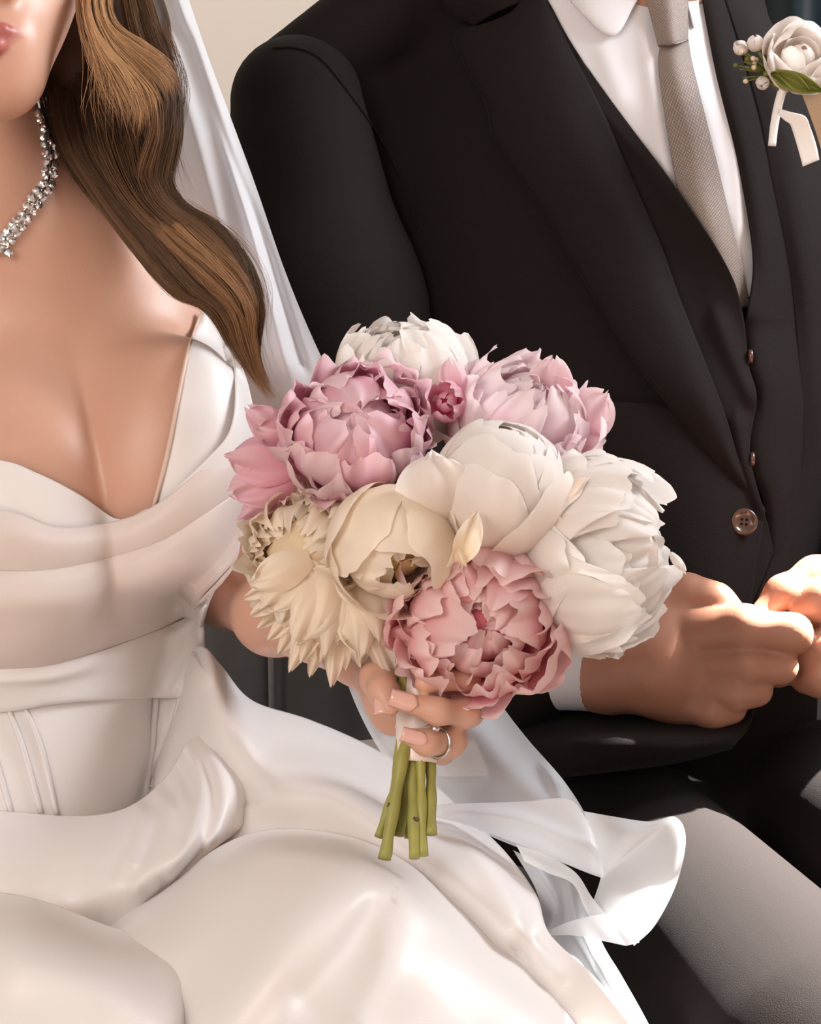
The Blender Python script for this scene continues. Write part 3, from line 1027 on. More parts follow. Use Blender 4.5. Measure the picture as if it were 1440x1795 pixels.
tulle('tulle_layer', [
    [(230, -40, 1.866), (290, 100, 1.868), (340, 250, 1.87), (385, 400, 1.87), (430, 540, 1.87), (480, 680, 1.87)],
    [(312, -40, 1.862), (355, 90, 1.864), (400, 220, 1.866), (470, 420, 1.866), (530, 570, 1.866), (590, 705, 1.866)]],
    50, 24, M['veil_thin'], [([(290, 0), (380, 260), (470, 560)], .008, 12, 12)], 'under layer of the upper veil')
tulle('tulle_layer', [
    [(600, 1150, 1.66), (612, 1205, 1.66), (648, 1285, 1.655), (692, 1352, 1.65), (745, 1410, 1.645), (800, 1440, 1.64)],
    [(720, 1150, 1.66), (740, 1230, 1.65), (770, 1300, 1.64), (800, 1360, 1.63), (850, 1430, 1.62), (920, 1490, 1.61)],
    [(850, 1170, 1.66), (878, 1232, 1.655), (925, 1295, 1.64), (990, 1370, 1.62), (1035, 1445, 1.60), (1062, 1538, 1.585)]],
    50, 40, M['veil_thin'], [([(620, 1210), (680, 1310), (720, 1380)], .006, 8, 8), ([(800, 1240), (880, 1340), (980, 1440)], .008, 30, 40),
                             ([(960, 1350), (985, 1400), (1000, 1440)], .006, 8, 8)], 'single veil layer behind the bouquet handle')
tulle('tulle_layer', [
    [(760, 1410, 1.63), (830, 1408, 1.62), (920, 1405, 1.605), (1000, 1402, 1.595), (1036, 1450, 1.59)],
    [(740, 1425, 1.62), (830, 1435, 1.61), (930, 1450, 1.595), (1010, 1470, 1.585), (1050, 1500, 1.58)],
    [(800, 1440, 1.615), (870, 1465, 1.605), (940, 1492, 1.595), (1020, 1526, 1.58), (1064, 1542, 1.575)]],
    40, 24, M['hem'], [([(800, 1415), (920, 1440), (1040, 1500)], .006, 16, 16)], 'folded veil over the skirt')
# stiff curled hem ribbon
tulle('hem_ribbon', [
    [(1024, 1422, 1.585), (1080, 1432, 1.575), (1140, 1440, 1.57), (1185, 1432, 1.565), (1203, 1470, 1.55), (1188, 1545, 1.54), (1150, 1620, 1.545), (1112, 1658, 1.55)],
    [(1036, 1470, 1.582), (1085, 1470, 1.565), (1125, 1465, 1.56), (1160, 1455, 1.56), (1172, 1490, 1.55), (1150, 1550, 1.545), (1120, 1600, 1.55), (1100, 1640, 1.555)],
    [(1040, 1530, 1.585), (1046, 1532, 1.58), (1050, 1533, 1.578), (1054, 1535, 1.576), (1052, 1545, 1.575), (1048, 1558, 1.572), (1042, 1575, 1.568), (1036, 1592, 1.565)]],
    60, 20, M['hem'], (), 'stiff ribbon hem curling over the dark trousers')
tulle('hem_ribbon', [
    [(905, 1480, 1.575), (960, 1500, 1.57), (1010, 1530, 1.565), (1040, 1575, 1.56), (1080, 1620, 1.555), (1122, 1652, 1.553)],
    [(920, 1510, 1.572), (960, 1530, 1.566), (1005, 1550, 1.562), (1030, 1600, 1.556), (1065, 1638, 1.553), (1098, 1658, 1.552)]],
    40, 8, M['hem'], (), 'lower hem ribbon')
tulle('hem_ribbon', [
    [(960, 1632, 1.56), (1000, 1615, 1.558), (1040, 1605, 1.553), (1066, 1602, 1.55)],
    [(958, 1640, 1.558), (1010, 1640, 1.552), (1060, 1650, 1.548), (1098, 1658, 1.546)]],
    24, 8, M['hem'], (), 'lower hem ribbon')
tulle('tulle_layer', [
    [(900, 1490, 1.59), (940, 1560, 1.575), (952, 1620, 1.57), (965, 1680, 1.56), (1060, 1800, 1.53), (1090, 1870, 1.51)],
    [(960, 1520, 1.585), (985, 1570, 1.575), (1000, 1640, 1.57), (1030, 1700, 1.555), (1100, 1800, 1.53), (1130, 1870, 1.51)],
    [(1010, 1540, 1.585), (1030, 1590, 1.575), (1060, 1660, 1.57), (1090, 1710, 1.56), (1140, 1800, 1.54), (1170, 1870, 1.52)]],
    50, 30, M['veil_thin'], [([(930, 1500), (975, 1590), (960, 1650), (1040, 1740)], .010, 10, 14), ([(1000, 1540), (1010, 1610), (1050, 1690), (1110, 1790)], .008, 8, 10)],
    'trailing end of the veil')

# ================================================================== bouquet
BIND = P(735, 1290, 1.562)


def petal(parent, frame, ctr, p, c_base, c_tip, c_edge=None):
    """one petal lying on a bowl around the flower axis. frame rows: x,y,axis; p: dict of the shape"""
    nu, nv = p.get('nu', 25), p.get('nv', 15)
    u = np.linspace(-1, 1, nu)[None, :]
    vv = np.linspace(0, 1, nv)[:, None]
    a0, a1 = math.radians(p['a0']), math.radians(p['a1'])
    sd = p['seed']
    fr = p.get('fringe', 0.08)
    lob = p.get('lobes', 2.2) + (sd % 1)
    edge = fr * (np.abs(np.sin(u * lob + sd)) - 0.55 + 0.35 * np.abs(np.sin(u * lob * 2.7 + sd * 2.1)) + 0.08 * np.sin(u * 13 + sd * 1.7))
    vmax = 1 - p.get('round', 0.32) * np.abs(u) ** p.get('pw', 3.0) + edge
    v = vv * vmax
    al = a0 + (a1 - a0) * v
    r = p['r']
    nk_ = p.get('neck', 0.3)
    hw = p['w'] * (nk_ + (1 - nk_) * np.sin(np.clip(vv, 0, 1) * math.pi / 2) ** 0.8)
    hw = hw * (1 - p.get('point', 0.0) * vv ** 2) * (1 - .30 * np.clip((vv - .6) / .4, 0, 1) ** 3)
    ph = p['phi'] + u * hw / np.maximum(np.sin(np.clip(al, 0.35, 2.8)), 0.3)
    rr = r * (1 + p.get('flare', 0) * vv ** 2 + p.get('lip', 0) * np.clip((vv - 0.7) / 0.3, 0, 1) ** 2 + p.get('cup', 0) * u ** 2 * vv)
    ru = p.get('ruffle', 0.03)
    rr = rr * (1 + ru * vv ** 1.6 * (np.sin(u * 3.4 + sd) + 0.7 * np.sin(u * 7 + sd * 1.9 + 2 * vv) * vv + 0.4 * np.sin(u * 13 + sd) * vv ** 2
                                     + 0.6 * np.sin(vv * 5 + sd + 2 * u)) + 0.006 * np.sin(u * 15 + sd * 3))
    e = np.array(p.get('scale', (1, 1, 1)))
    X = np.stack([rr * np.sin(al) * np.cos(ph) * e[0], rr * np.sin(al) * np.sin(ph) * e[1], -rr * np.cos(al) * e[2] * np.ones_like(ph)], -1)
    tl = p.get('tilt', 0.07)
    ka, kb, kc = random.gauss(0, tl), random.gauss(0, tl), random.gauss(0, tl)
    K = np.array([[1, -kc, kb], [kc, 1, -ka], [-kb, ka, 1]])
    K, _ = np.linalg.qr(K)
    K = K * np.sign(np.diag(K))
    w_ = ctr + (X @ K.T) @ frame
    t = (vv * np.ones_like(u)) ** p.get('cpow', 1.0)
    col = c_base[None, None] * (1 - t[..., None]) + c_tip[None, None] * t[..., None]
    if c_edge is not None:
        k = np.clip((vv * np.ones_like(u) - 0.72) / 0.28, 0, 1)[..., None] * p.get('edge_w', 0.5)
        col = col * (1 - k) + c_edge * k
    col = col * random.uniform(0.95, 1.03)
    return mk('petal', w_.reshape(-1, 3), grid_faces(nu, nv), M['petal'], parent, col=np.clip(col.reshape(-1, 3), 0, 1))


GF = {}


def grid_faces(nu, nv):
    if (nu, nv) not in GF:
        GF[nu, nv] = np.array([(j * nu + i, j * nu + i + 1, (j + 1) * nu + i + 1, (j + 1) * nu + i) for j in range(nv - 1) for i in range(nu - 1)])
    return GF[nu, nv]


def free_petal(parent, base, tip, hw, c0, c1, bow=.007, cup=.005, fringe=.04, point=0.0, curl=0.0, nu=21, nv=21):
    """a single petal that stands out of its flower, from base to tip (px,py,d), half width in px"""
    a, b = P1(base), P1(tip)
    d = b - a
    L = np.linalg.norm(d)
    d /= L
    out = -AF - d * (-AF @ d)
    out /= np.linalg.norm(out)
    sdir = np.cross(d, out)
    w_ = hw * tip[2] / F
    sd = random.uniform(0, 40)
    u = np.linspace(-1, 1, nu)[None, :]
    v = np.linspace(0, 1, nv)[:, None]
    if point:
        prof = np.sin(np.pi * np.clip(v * .93 + .02, 0, 1)) ** .75 * (1 - .2 * v)
        vm = np.ones_like(u)
    else:
        prof = (.40 + .60 * np.sin(np.clip(v * 2, 0, 1) * math.pi / 2)) * np.sqrt(1 - .97 * np.clip((v - .5) / .5, 0, 1) ** 2)
        vm = 1 - .06 * np.abs(u) ** 2.3 + fringe * (np.abs(np.sin(u * 2.6 + sd)) - .5 + .3 * np.sin(u * 13 + sd))
    vl = v * vm
    z = bow * np.sin(vl * math.pi * .8) - cup * u ** 2 * prof + .004 * np.sin(u * 4 + sd + 3 * v) * v + .0022 * np.sin(u * 9 + sd * 2) * v ** 2 - curl * np.clip(vl - .6, 0, 1) ** 2
    X = a + d * (vl * L)[..., None] + sdir * (u * w_ * prof)[..., None] + out * z[..., None]
    col = (c0 * (1 - v[..., None]) + c1 * v[..., None]) * np.ones((nv, nu, 1))
    return mk('petal', X.reshape(-1, 3), grid_faces(nu, nv), M['petal'], parent, col=col.reshape(-1, 3))


def frame_of(axis, twist=0.0):
    z = axis / np.linalg.norm(axis)
    x = np.cross(np.array([0.12, 0.3, 0.95]), z)
    x /= np.linalg.norm(x)
    y = np.cross(z, x)
    c, s = math.cos(twist), math.sin(twist)
    return np.array([x * c + y * s, -x * s + y * c, z])


def whorl(parent, fr, ctr, n, phi0, cb, ct, ce=None, jit=1.0, cols=None, **p):
    for k in range(n):
        q = dict(p)
        q['phi'] = phi0 + k * 2 * math.pi / n + random.gauss(0, 0.16) * jit
        q['seed'] = random.uniform(0, 60)
        q['r'] = p['r'] * (1 + random.gauss(0, 0.045) * jit)
        q['a1'] = p['a1'] + random.gauss(0, 9) * jit
        q['w'] = p['w'] * random.uniform(0.8, 1.2)
        b, t = (cb, ct)
        if cols is not None and random.random() < 0.24:
            b, t = cols
        petal(parent, fr, ctr, q, b, t, ce)


def core(parent, ctr, fr, r, col):
    """the packed heart of the bloom: a crumpled ball"""
    nu, nv = 28, 16
    th_ = np.linspace(0, 2 * math.pi, nu)[None, :]
    al = np.linspace(0.02, math.pi - .02, nv)[:, None]
    rr = r * (1 + .05 * np.sin(th_ * 5 + al * 6) * np.sin(al) + .04 * np.sin(th_ * 9 - al * 11) * np.sin(al))
    X = np.stack([rr * np.sin(al) * np.cos(th_), rr * np.sin(al) * np.sin(th_), -rr * np.cos(al) * np.ones_like(th_)], -1)
    mk('flower_heart', (ctr + X @ fr).reshape(-1, 3), grid_faces(nu, nv), M['petal'], parent, col=np.tile(col, (nu * nv, 1)))


def peony(c, label, axis, mid, end, stem_r=10.5, scar=None, start=.28):
    ctr = P1(c)
    random.seed(int(c[0] * 7 + c[1]))
    th = thing('peony', tuple(ctr), label, 'flower')
    e = P1(end)
    m2 = P1(mid)
    m1 = P(735 + (mid[0] - 735) * .55, 1240, 1.562 + (mid[2] - 1.558) * .5)
    base = ctr * (1 - start) + m1 * start
    k = np.stack([base, base * 0.5 + m1 * 0.5, m1, m2, m2 * 0.5 + e * 0.5, e])
    pts = catmull_t(k, 34)
    rad = np.full(34, stem_r * 1.55 / F)
    rad += 0.0004 * np.sin(np.arange(34) * 0.9 + random.uniform(0, 6))
    v, f = tube(pts, rad, 12)
    st = mk('stem', v, f, M['stem'], th)
    if scar:
        q = m2 * (1 - scar[0]) + e * scar[0]
        dv = cvec(scar[1], .35, .4)
        v, f = tube(np.stack([q, q + dv * .0030, q + dv * .0042]), [.0030, .0026, .0016], 8)
        mk('leaf_scar', v, f, M['button'], st)
    return th, ctr, frame_of(axis, random.uniform(0, 6)), st


A = np.array
W0, W1 = A([0.90, 0.80, 0.58]), A([0.94, 0.90, 0.87])
WP = A([0.95, 0.81, 0.71])
CR0, CR1 = A([0.95, 0.78, 0.54]), A([0.96, 0.87, 0.76])
PK0, PK1, PKE = A([0.70, 0.20, 0.32]), A([0.86, 0.53, 0.61]), A([0.91, 0.72, 0.76])
PL0, PL1 = A([0.85, 0.45, 0.53]), A([0.92, 0.76, 0.79])
PB0, PB1 = A([0.86, 0.25, 0.31]), A([0.92, 0.63, 0.62])
HOT = A([0.74, 0.06, 0.20])


def px(n, d=1.55):
    return n * d / F


def rows(t, fr, c, R, spec, cb, ct, ce=None, **kw):
    for n, r, a1, w_ in spec:
        whorl(t, fr, c, n, random.random() * 6, cb, ct, ce, r=R * r, a0=kw.get('a0', 12), a1=a1, w=w_, **{k: v for k, v in kw.items() if k != 'a0'})


# 1 white, crown
t, c, fr, st = peony((712, 668, 1.625), 'fluffy white peony at the crown of the bouquet, against the black jacket', cvec(-.05, .85, .30),
                     (708, 1338, 1.558), (664, 1468, 1.545), 8.5)
R = px(114, 1.62)
core(t, c, fr, R * .62, WP)
rows(t, fr, c, R, ((5, .68, 172, .8), (6, .80, 166, .85), (7, .90, 156, .8), (8, .98, 142, .75), (8, 1.05, 124, .7)), WP, W1, fringe=.09, ruffle=.05, lobes=3)
# 2 rose pink rosette
t, c, fr, st = peony((622, 752, 1.560), 'large rose-pink peony rosette beside the wavy hair ends', cvec(.06, .42, .85),
                     (704, 1340, 1.545), (674, 1506, 1.525), 11, (.45, -1))
R = px(136)
core(t, c, fr, R * .34, PK0)
rows(t, fr, c, R, ((3, .30, 172, .9), (4, .40, 168, .9), (5, .52, 162, .85), (6, .64, 152, .8), (7, .76, 142, .75), (8, .87, 126, .72), (9, .96, 108, .70), (8, 1.03, 90, .72)),
     PK0, PK1, PKE, cols=(PK0 * .95, PL1), fringe=.11, ruffle=.085, edge_w=.7, scale=(1, 1, .84), tilt=.11, cpow=.8)
for b, tp, hw in (((520, 790, 1.575), (436, 716, 1.575), 34), ((530, 775, 1.57), (448, 748, 1.56), 30), ((525, 815, 1.57), (402, 800, 1.575), 46),
                  ((520, 830, 1.575), (408, 862, 1.58), 44), ((515, 840, 1.58), (424, 908, 1.585), 34)):
    free_petal(t, b, tp, hw, PK0 * .6 + PK1 * .4, PK1 * .6 + PKE * .4, fringe=.10)
# 3 pale pink
t, c, fr, st = peony((922, 735, 1.605), 'pale pink peony with scalloped petal rims behind the creamy globe bloom', cvec(.30, .68, .45),
                     (724, 1340, 1.552), (727, 1504, 1.525), 10.5, (.62, .2))
R = px(130, 1.6)
core(t, c, fr, R * .5, PL0)
rows(t, fr, c, R, ((4, .52, 168, .9), (5, .66, 158, .85), (7, .80, 146, .8), (8, .92, 128, .75), (9, 1.02, 108, .72), (8, 1.08, 92, .7)),
     PL0, PL1, A([.93, .82, .84]), cols=(HOT, PL1), fringe=.11, ruffle=.07, edge_w=.8, cpow=.7, tilt=.10, lobes=3)
for b, tp, hw in (((1000, 770, 1.60), (1062, 690, 1.60), 46), ((1000, 790, 1.60), (1058, 772, 1.60), 40), ((960, 700, 1.60), (972, 628, 1.60), 40), ((985, 800, 1.59), (1022, 770, 1.575), 24)):
    free_petal(t, b, tp, hw, PL0, PL1, fringe=.12)
q = frame_of(cvec(-.3, .1, .9))
whorl(t, q, P(783, 705, 1.575), 4, .3, HOT, PK1, r=px(20), a0=14, a1=150, w=.9, ruffle=.08)
whorl(t, q, P(783, 705, 1.575), 5, .8, HOT, PK1, PKE, r=px(36), a0=14, a1=125, w=.8, ruffle=.08)
free_petal(t, (800, 700, 1.585), (788, 628, 1.585), 26, PL0, PL1)
# 4 creamy globe
t, c, fr, st = peony((874, 850, 1.540), 'smooth creamy white globe peony between the pale pink and scalloped white blooms', cvec(.18, .88, .30),
                     (738, 1340, 1.548), (742, 1500, 1.528), 8.5)
R = px(116)
core(t, c, fr, R * .84, WP)
rows(t, fr, c, R, ((4, .88, 172, 1.1), (4, .93, 160, 1.15), (4, .97, 146, 1.15), (4, 1.0, 132, 1.1)), WP, W1, a0=6, fringe=.05, ruffle=.014, round=.22, scale=(1, 1, 1.06), nu=21, nv=17, tilt=.05)
rows(t, fr, c, R, ((4, 1.03, 112, .95),), WP, W1, a0=6, fringe=.03, ruffle=.012, nu=21, nv=17)
free_petal(t, (775, 930, 1.530), (752, 783, 1.515), 74, WP, W1 * .97, bow=.020, cup=.008, fringe=.0)
free_petal(t, (806, 985, 1.500), (838, 897, 1.495), 24, CR0, CR1, bow=.010, cup=-.008, fringe=.03, curl=.03)
free_petal(t, (800, 985, 1.500), (800, 955, 1.490), 18, CR0, CR1, bow=.006, cup=-.004, fringe=.06)
# 5 white, sideways
t, c, fr, st = peony((1062, 972, 1.565), 'big white peony turned sideways with scalloped rims, beside the folded hands', cvec(.93, .08, .28),
                     (755, 1338, 1.556), (757, 1462, 1.533), 9.5)
R = px(168)
core(t, c, fr, R * .55, WP)
rows(t, fr, c, R, ((6, .66, 150, .7), (7, .78, 142, .68), (8, .88, 132, .66), (9, .96, 122, .64), (9, 1.02, 110, .62), (8, 1.06, 96, .66)), WP, W1, a0=10, fringe=.07, ruffle=.04,
     round=.28, scale=(1, 1, .88), cpow=.35, lobes=1.6)
rows(t, fr, c, R, ((7, 1.05, 76, .5),), W0, WP, a0=8, fringe=.05, ruffle=.03, scale=(1, 1, .88))
free_petal(t, (1176, 968, 1.56), (1203, 1006, 1.555), 9, W1, W1, bow=.008)
# 6 cream cup
t, c, fr, st = peony((690, 960, 1.530), 'cream cupped peony with a rolled rim around its hollow centre', cvec(.02, -.50, .82),
                     (716, 1340, 1.562), (700, 1466, 1.548), 10, start=.55)
R = px(116)
fr = frame_of(cvec(.02, -.50, .82), 0)
rows(t, fr, c, R, ((4, .80, 140, 1.0),), CR0, CR1, a0=8, fringe=.10, ruffle=.05, round=.2, cpow=.5)
for ph, a1, r, w_, lip in ((90, 152, .93, 1.25, .0), (150, 146, .95, 1.1, .02), (30, 146, .95, 1.1, .02), (215, 128, .98, 1.1, .05), (325, 128, 1.0, 1.1, .07), (270, 126, 1.0, 1.0, .08), (10, 112, 1.03, .9, .09), (170, 112, 1.02, .9, .05)):
    petal(t, fr, c, dict(phi=math.radians(ph), a0=6, a1=a1, r=R * r, w=w_, seed=random.uniform(0, 60), fringe=.03, ruffle=.012, round=.2, lip=lip, nu=23, nv=19, cpow=.6, tilt=.03), CR0, CR1)
core(t, c - fr[2] * R * .15, fr, R * .52, A([.92, .74, .42]))
rows(t, fr, c, R, ((5, .62, 150, .7), (6, .72, 140, .8)), CR0, CR1, a0=14, fringe=.10, ruffle=.08, tilt=.1)
for k in range(22):
    a, q = random.uniform(0, 6.28), random.uniform(.05, .32)
    b0 = c + R * (fr[0] * q * .6 * math.cos(a) + fr[1] * q * .6 * math.sin(a) - fr[2] * .3)
    b1 = c + R * (fr[0] * q * math.cos(a) + fr[1] * q * math.sin(a) + fr[2] * random.uniform(.36, .46))
    v, f = tube(np.stack([b0, b0 * .3 + b1 * .7, b1 - fr[2] * .002, b1]), [.0006, .0006, .0013, .0008], 6)
    mk('stamen', v, f, M['stamen'], t)
# 7 shaggy cream
t, c, fr, st = peony((535, 975, 1.565), 'shaggy cream peony with long pointed petals drooping over the wrist', cvec(-.28, .05, .90),
                     (730, 1338, 1.566), (717, 1470, 1.552), 9)
R = px(112)
core(t, c, fr, R * .58, CR0)
rows(t, fr, c, R, ((6, .40, 170, .6), (8, .52, 164, .55), (10, .64, 154, .5), (12, .76, 140, .5), (13, .88, 122, .5), (13, .98, 104, .5)), CR0, CR1,
     a0=14, fringe=.14, ruffle=.09, lobes=3, tilt=.12, scale=(1, 1.12, .8))
for (x, y), (bx, by), hw in (((600, 1120), (600, 990), 44), ((540, 1110), (580, 990), 42), ((500, 1085), (565, 990), 40), ((660, 1110), (640, 1000), 42), ((470, 1060), (555, 985), 36),
                             ((450, 1020), (545, 980), 34), ((630, 1140), (620, 1010), 40), ((570, 1135), (590, 1010), 38), ((520, 1120), (570, 1005), 34)):
    z = random.uniform(-.012, .004)
    free_petal(t, (bx, by, 1.550 + z), (x, y, 1.556 + z), hw, CR0 * .4 + CR1 * .6, CR1, bow=.016, cup=.006, fringe=.16)
for (x, y), (bx, by), hw in (((457, 1097), (545, 1030), 17), ((475, 1117), (550, 1040), 19), ((436, 1046), (540, 1010), 19), ((510, 1172), (570, 1040), 21), ((545, 1180), (585, 1050), 19),
                             ((582, 1198), (600, 1050), 22), ((632, 1163), (620, 1040), 30), ((692, 1199), (630, 1050), 24), ((690, 1140), (650, 1040), 32), ((530, 1155), (575, 1030), 24),
                             ((602, 1168), (600, 1030), 26), ((492, 1140), (560, 1030), 22), ((446, 1075), (545, 1010), 22), ((655, 1140), (640, 1030), 28), ((560, 1150), (585, 1020), 24)):
    z = random.uniform(-.010, .012)
    free_petal(t, (bx, by, 1.560 + z), (x, y, 1.568 + z), hw, CR0 * .5 + CR1 * .5, CR1, bow=.014, cup=.004, point=1)
# 8 coral pink
t, c, fr, st = peony((842, 1098, 1.535), 'coral-pink ruffled peony directly above the gripping fingers', cvec(.06, -.12, .95),
                     (698, 1340, 1.555), (678, 1500, 1.537), 9, start=.5)
R = px(148)
core(t, c, fr, R * .30, PB0)
rows(t, fr, c, R, ((4, .30, 165, .8), (5, .42, 156, .75), (6, .55, 148, .72), (7, .68, 138, .7), (8, .80, 126, .68), (9, .91, 110, .68), (9, 1.0, 92, .68)),
     PB0, PB1, A([.94, .78, .78]), cols=(HOT * 1.1, PB1), a0=14, fringe=.10, ruffle=.085, edge_w=.7, scale=(1.04, 1, .8), tilt=.12, cpow=.8)
for b, tp, hw in (((850, 1040, 1.52), (868, 952, 1.535), 34), ((900, 1040, 1.52), (915, 968, 1.535), 36), ((940, 1060, 1.53), (992, 1040, 1.54), 34), ((830, 1050, 1.515), (790, 985, 1.53), 34),
                  ((740, 1110, 1.53), (694, 1105, 1.55), 26)):
    free_petal(t, b, tp, hw, PB0 * .5 + PB1 * .5, A([.93, .72, .72]), fringe=.12)

# handle wrap
wrap = thing('bouquet_ribbon', tuple(BIND - np.array([0, 0, .02])), 'pale satin ribbon wrapped around the bouquet stems under the fingers', 'ribbon')
pts = curve3([(738, 1170, 1.565), (734, 1240, 1.562), (732, 1300, 1.560), (730, 1336, 1.558)], 20)
v, f = tube(pts, np.linspace(.0135, .0125, 20), 24, cap=False)
mk('wrap', v, f, M['ribbon'], wrap, solid=.0012)
for y in (1262, 1300):
    a = np.linspace(0, 2 * math.pi, 40)
    cc = P(733, y, 1.561)
    pp = np.stack([cc[0] + .0138 * np.cos(a), cc[1] + .0138 * np.sin(a), cc[2] + .004 * np.cos(a)], 1)
    v, f = tube(pp, .0006, 6, cap=False)
    mk('ribbon_edge', v, f, M['ribbon'], wrap)

ring = thing('ring', tuple(P(765, 1283, 1.53)), 'small silver ring on the finger gripping the bouquet', 'ring')
a = np.linspace(0, 2 * math.pi, 33)
cc = P(766, 1290, 1.537)
d_ = P(748, 1302, 1.530) - P(788, 1302, 1.548)
d_ /= np.linalg.norm(d_)
e1 = np.cross(d_, (0, 0, 1.))
e1 /= np.linalg.norm(e1)
e2 = np.cross(d_, e1)
pp = P(768, 1302, 1.539) + (np.cos(a)[:, None] * e1 + np.sin(a)[:, None] * e2) * .0092
v, f = tube(pp, .0011, 8, cap=False)
mk('band', v, f, M['silver'], ring)
gem(ring, 765, 1276, 7, d=1.533)

# ================================================================== groom
groom = thing('person', tuple(P(1250, 1500, 1.9)), 'person in black suit and taupe tie sitting with folded hands', 'person')
G = 0.10
g_head = [E((1150, -430, 2.0), (150, 220, 180), .02), E((1165, -330, 1.93), (100, 150, 110), .03), C((1130, -330, 2.0, 120), (1130, -60, 2.0, 115), .03)]
jk = [
    E((1050, 570, 2.045), (430, 710, 260), .03),
    C((492, 138, 1.985, 66), (800, -80, 2.01, 84), .05),
    C((800, -80, 2.01, 84), (1080, -120, 2.01, 120), .04),
    C((640, 280, 2.06, 150), (860, 420, 2.06, 190), .04),
    C((700, 700, 2.06, 170), (900, 760, 2.06, 220), .04),
    C((1285, -20, 2.07, 30), (1390, 260, 2.09, 32), .04),
    C((1090, 800, 2.03, 300), (1130, 1230, 2.0, 300), .06),
]
sleeve_r = [
    C((520, 178, 1.975, 116), (560, 540, 1.965, 176), .03),
    C((560, 540, 1.965, 176), (640, 930, 1.93, 168), .03),
    C((640, 940, 1.925, 165), (905, 1180, 1.87, 104), .03),
]
sleeve_l = [C((1480, 390, 2.08, 100), (1640, 800, 2.02, 130), .03), C((1640, 800, 2.02, 130), (1560, 1060, 1.93, 95), .03)]
F_jacket = field(jk)
F_sleeve = field(sleeve_r)
lo, hi = bounds([(380, -260, 1.75), (1560, 1400, 1.75), (380, -260, 2.25), (1560, 1400, 2.25)], .02)


def clip_below(fn, z):
    return lambda p: np.maximum(fn(p), z - p[:, 2])


v, f = surface(F_jacket, lo, hi, .006)
jacket = mk('jacket', v, f, M['jacket'], groom, label='black single-breasted suit jacket')
lo, hi = bounds([(340, 40, 1.65), (1060, 1330, 1.65), (340, 40, 2.1), (1060, 1330, 2.1)], .03)
v, f = surface(F_sleeve, lo, hi, .005)
mk('sleeve', v, f, M['jacket'], jacket)
lo, hi = bounds([(1330, 220, 1.75), (1800, 1180, 1.75), (1330, 220, 2.2), (1800, 1180, 2.2)], .04)
v, f = surface(field(sleeve_l), lo, hi, .006)
mk('sleeve', v, f, M['jacket'], jacket)
F_suit = blend([jk, sleeve_r], .004)


def suit(name, curves, nu, nv, m, parent, ridges=(), solid=.002, label=None, on=F_jacket):
    v, f = sheet(curves, nu, nv, ridges, on)
    return mk(name, v, f, m, parent, solid=solid, label=label)


# sleeve-head seam
a = catmull([(478, 84, 0), (520, 84, 0), (565, 105, 0), (625, 180, 0), (680, 265, 0), (715, 340, 0), (732, 400, 0)], 40)
da = trace(F_suit, a[:, 0], a[:, 1], 0.0)
v, f = tube(P(a[:, 0], a[:, 1], da - .0002), .0012, 6)
mk('sleeve_seam', v, f, M['lapel'], jacket)
# shirt front, waistcoat, lapels
shirt = suit('shirt', [
    [(930, -60, .004), (1050, -60, .006), (1150, -60, .007), (1260, -60, .004)],
    [(990, 80, .004), (1090, 80, .007), (1190, 80, .008), (1275, 80, .004)],
    [(1090, 240, .004), (1160, 240, .007), (1230, 240, .008), (1310, 240, .004)],
    [(1190, 380, .004), (1230, 380, .007), (1280, 380, .008), (1330, 380, .004)],
    [(1270, 520, .004), (1285, 520, .006), (1305, 520, .006), (1330, 520, .004)]], 40, 50, M['shirt'], groom,
    [([(1130, 60), (1150, 200), (1170, 300)], .004, 10, 10), ([(1060, 90), (1090, 180)], .003, 20, 20), ([(1265, 120), (1290, 260), (1300, 400)], .003, 8, 12)],
    label='white cotton shirt front')
suit('collar', [[(985, -60, .012), (1030, -60, .016), (1120, -60, .016)], [(1000, -5, .011), (1040, 20, .016), (1118, -10, .016)],
                [(1003, 3, .009), (1073, 64, .014), (1116, 2, .014)]], 20, 12, M['shirt'], shirt, label='pointed shirt collar wing')
suit('collar', [[(1195, -60, .014), (1225, -60, .012)], [(1200, -10, .013), (1224, 0, .011)], [(1216, 50, .011), (1226, 20, .010)]], 8, 10, M['shirt'], shirt)
# tie
tv, tf = sheet([
    [(1125, -40, .018), (1165, -45, .026), (1203, -40, .018)],
    [(1134, 0, .018), (1172, 0, .028), (1206, 0, .018)],
    [(1153, 74, .015), (1180, 72, .024), (1206, 66, .015)],
    [(1157, 84, .012), (1182, 80, .018), (1207, 72, .012)],
    [(1156, 130, .013), (1186, 130, .020), (1216, 122, .013)],
    [(1180, 290, .014), (1215, 280, .022), (1253, 270, .014)],
    [(1200, 380, .014), (1240, 375, .022), (1277, 370, .014)],
    [(1228, 460, .012), (1264, 455, .018), (1299, 455, .012)],
    [(1262, 540, .005), (1285, 540, .009), (1314, 538, .005)]], 24, 120, (), F_jacket)
tie = mk('necktie', tv, tf, M['tie'], groom, solid=.0015, label='taupe woven necktie')
uvl = tie.data.uv_layers.new(name='UVMap')
li = np.zeros(len(tie.data.loops), np.int32)
tie.data.loops.foreach_get('vertex_index', li)
uvs = np.stack([(li % 24) / 23.0, (li // 24) / 119.0], 1)
uvl.data.foreach_set('uv', uvs.astype(np.float32).ravel())
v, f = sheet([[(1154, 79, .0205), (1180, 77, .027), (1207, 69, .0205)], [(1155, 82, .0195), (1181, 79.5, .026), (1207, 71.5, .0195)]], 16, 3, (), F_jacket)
mk('knot_crease_shade', v, f, M['button'], tie, solid=.0006)  # dark strip standing in for the shade under the knot

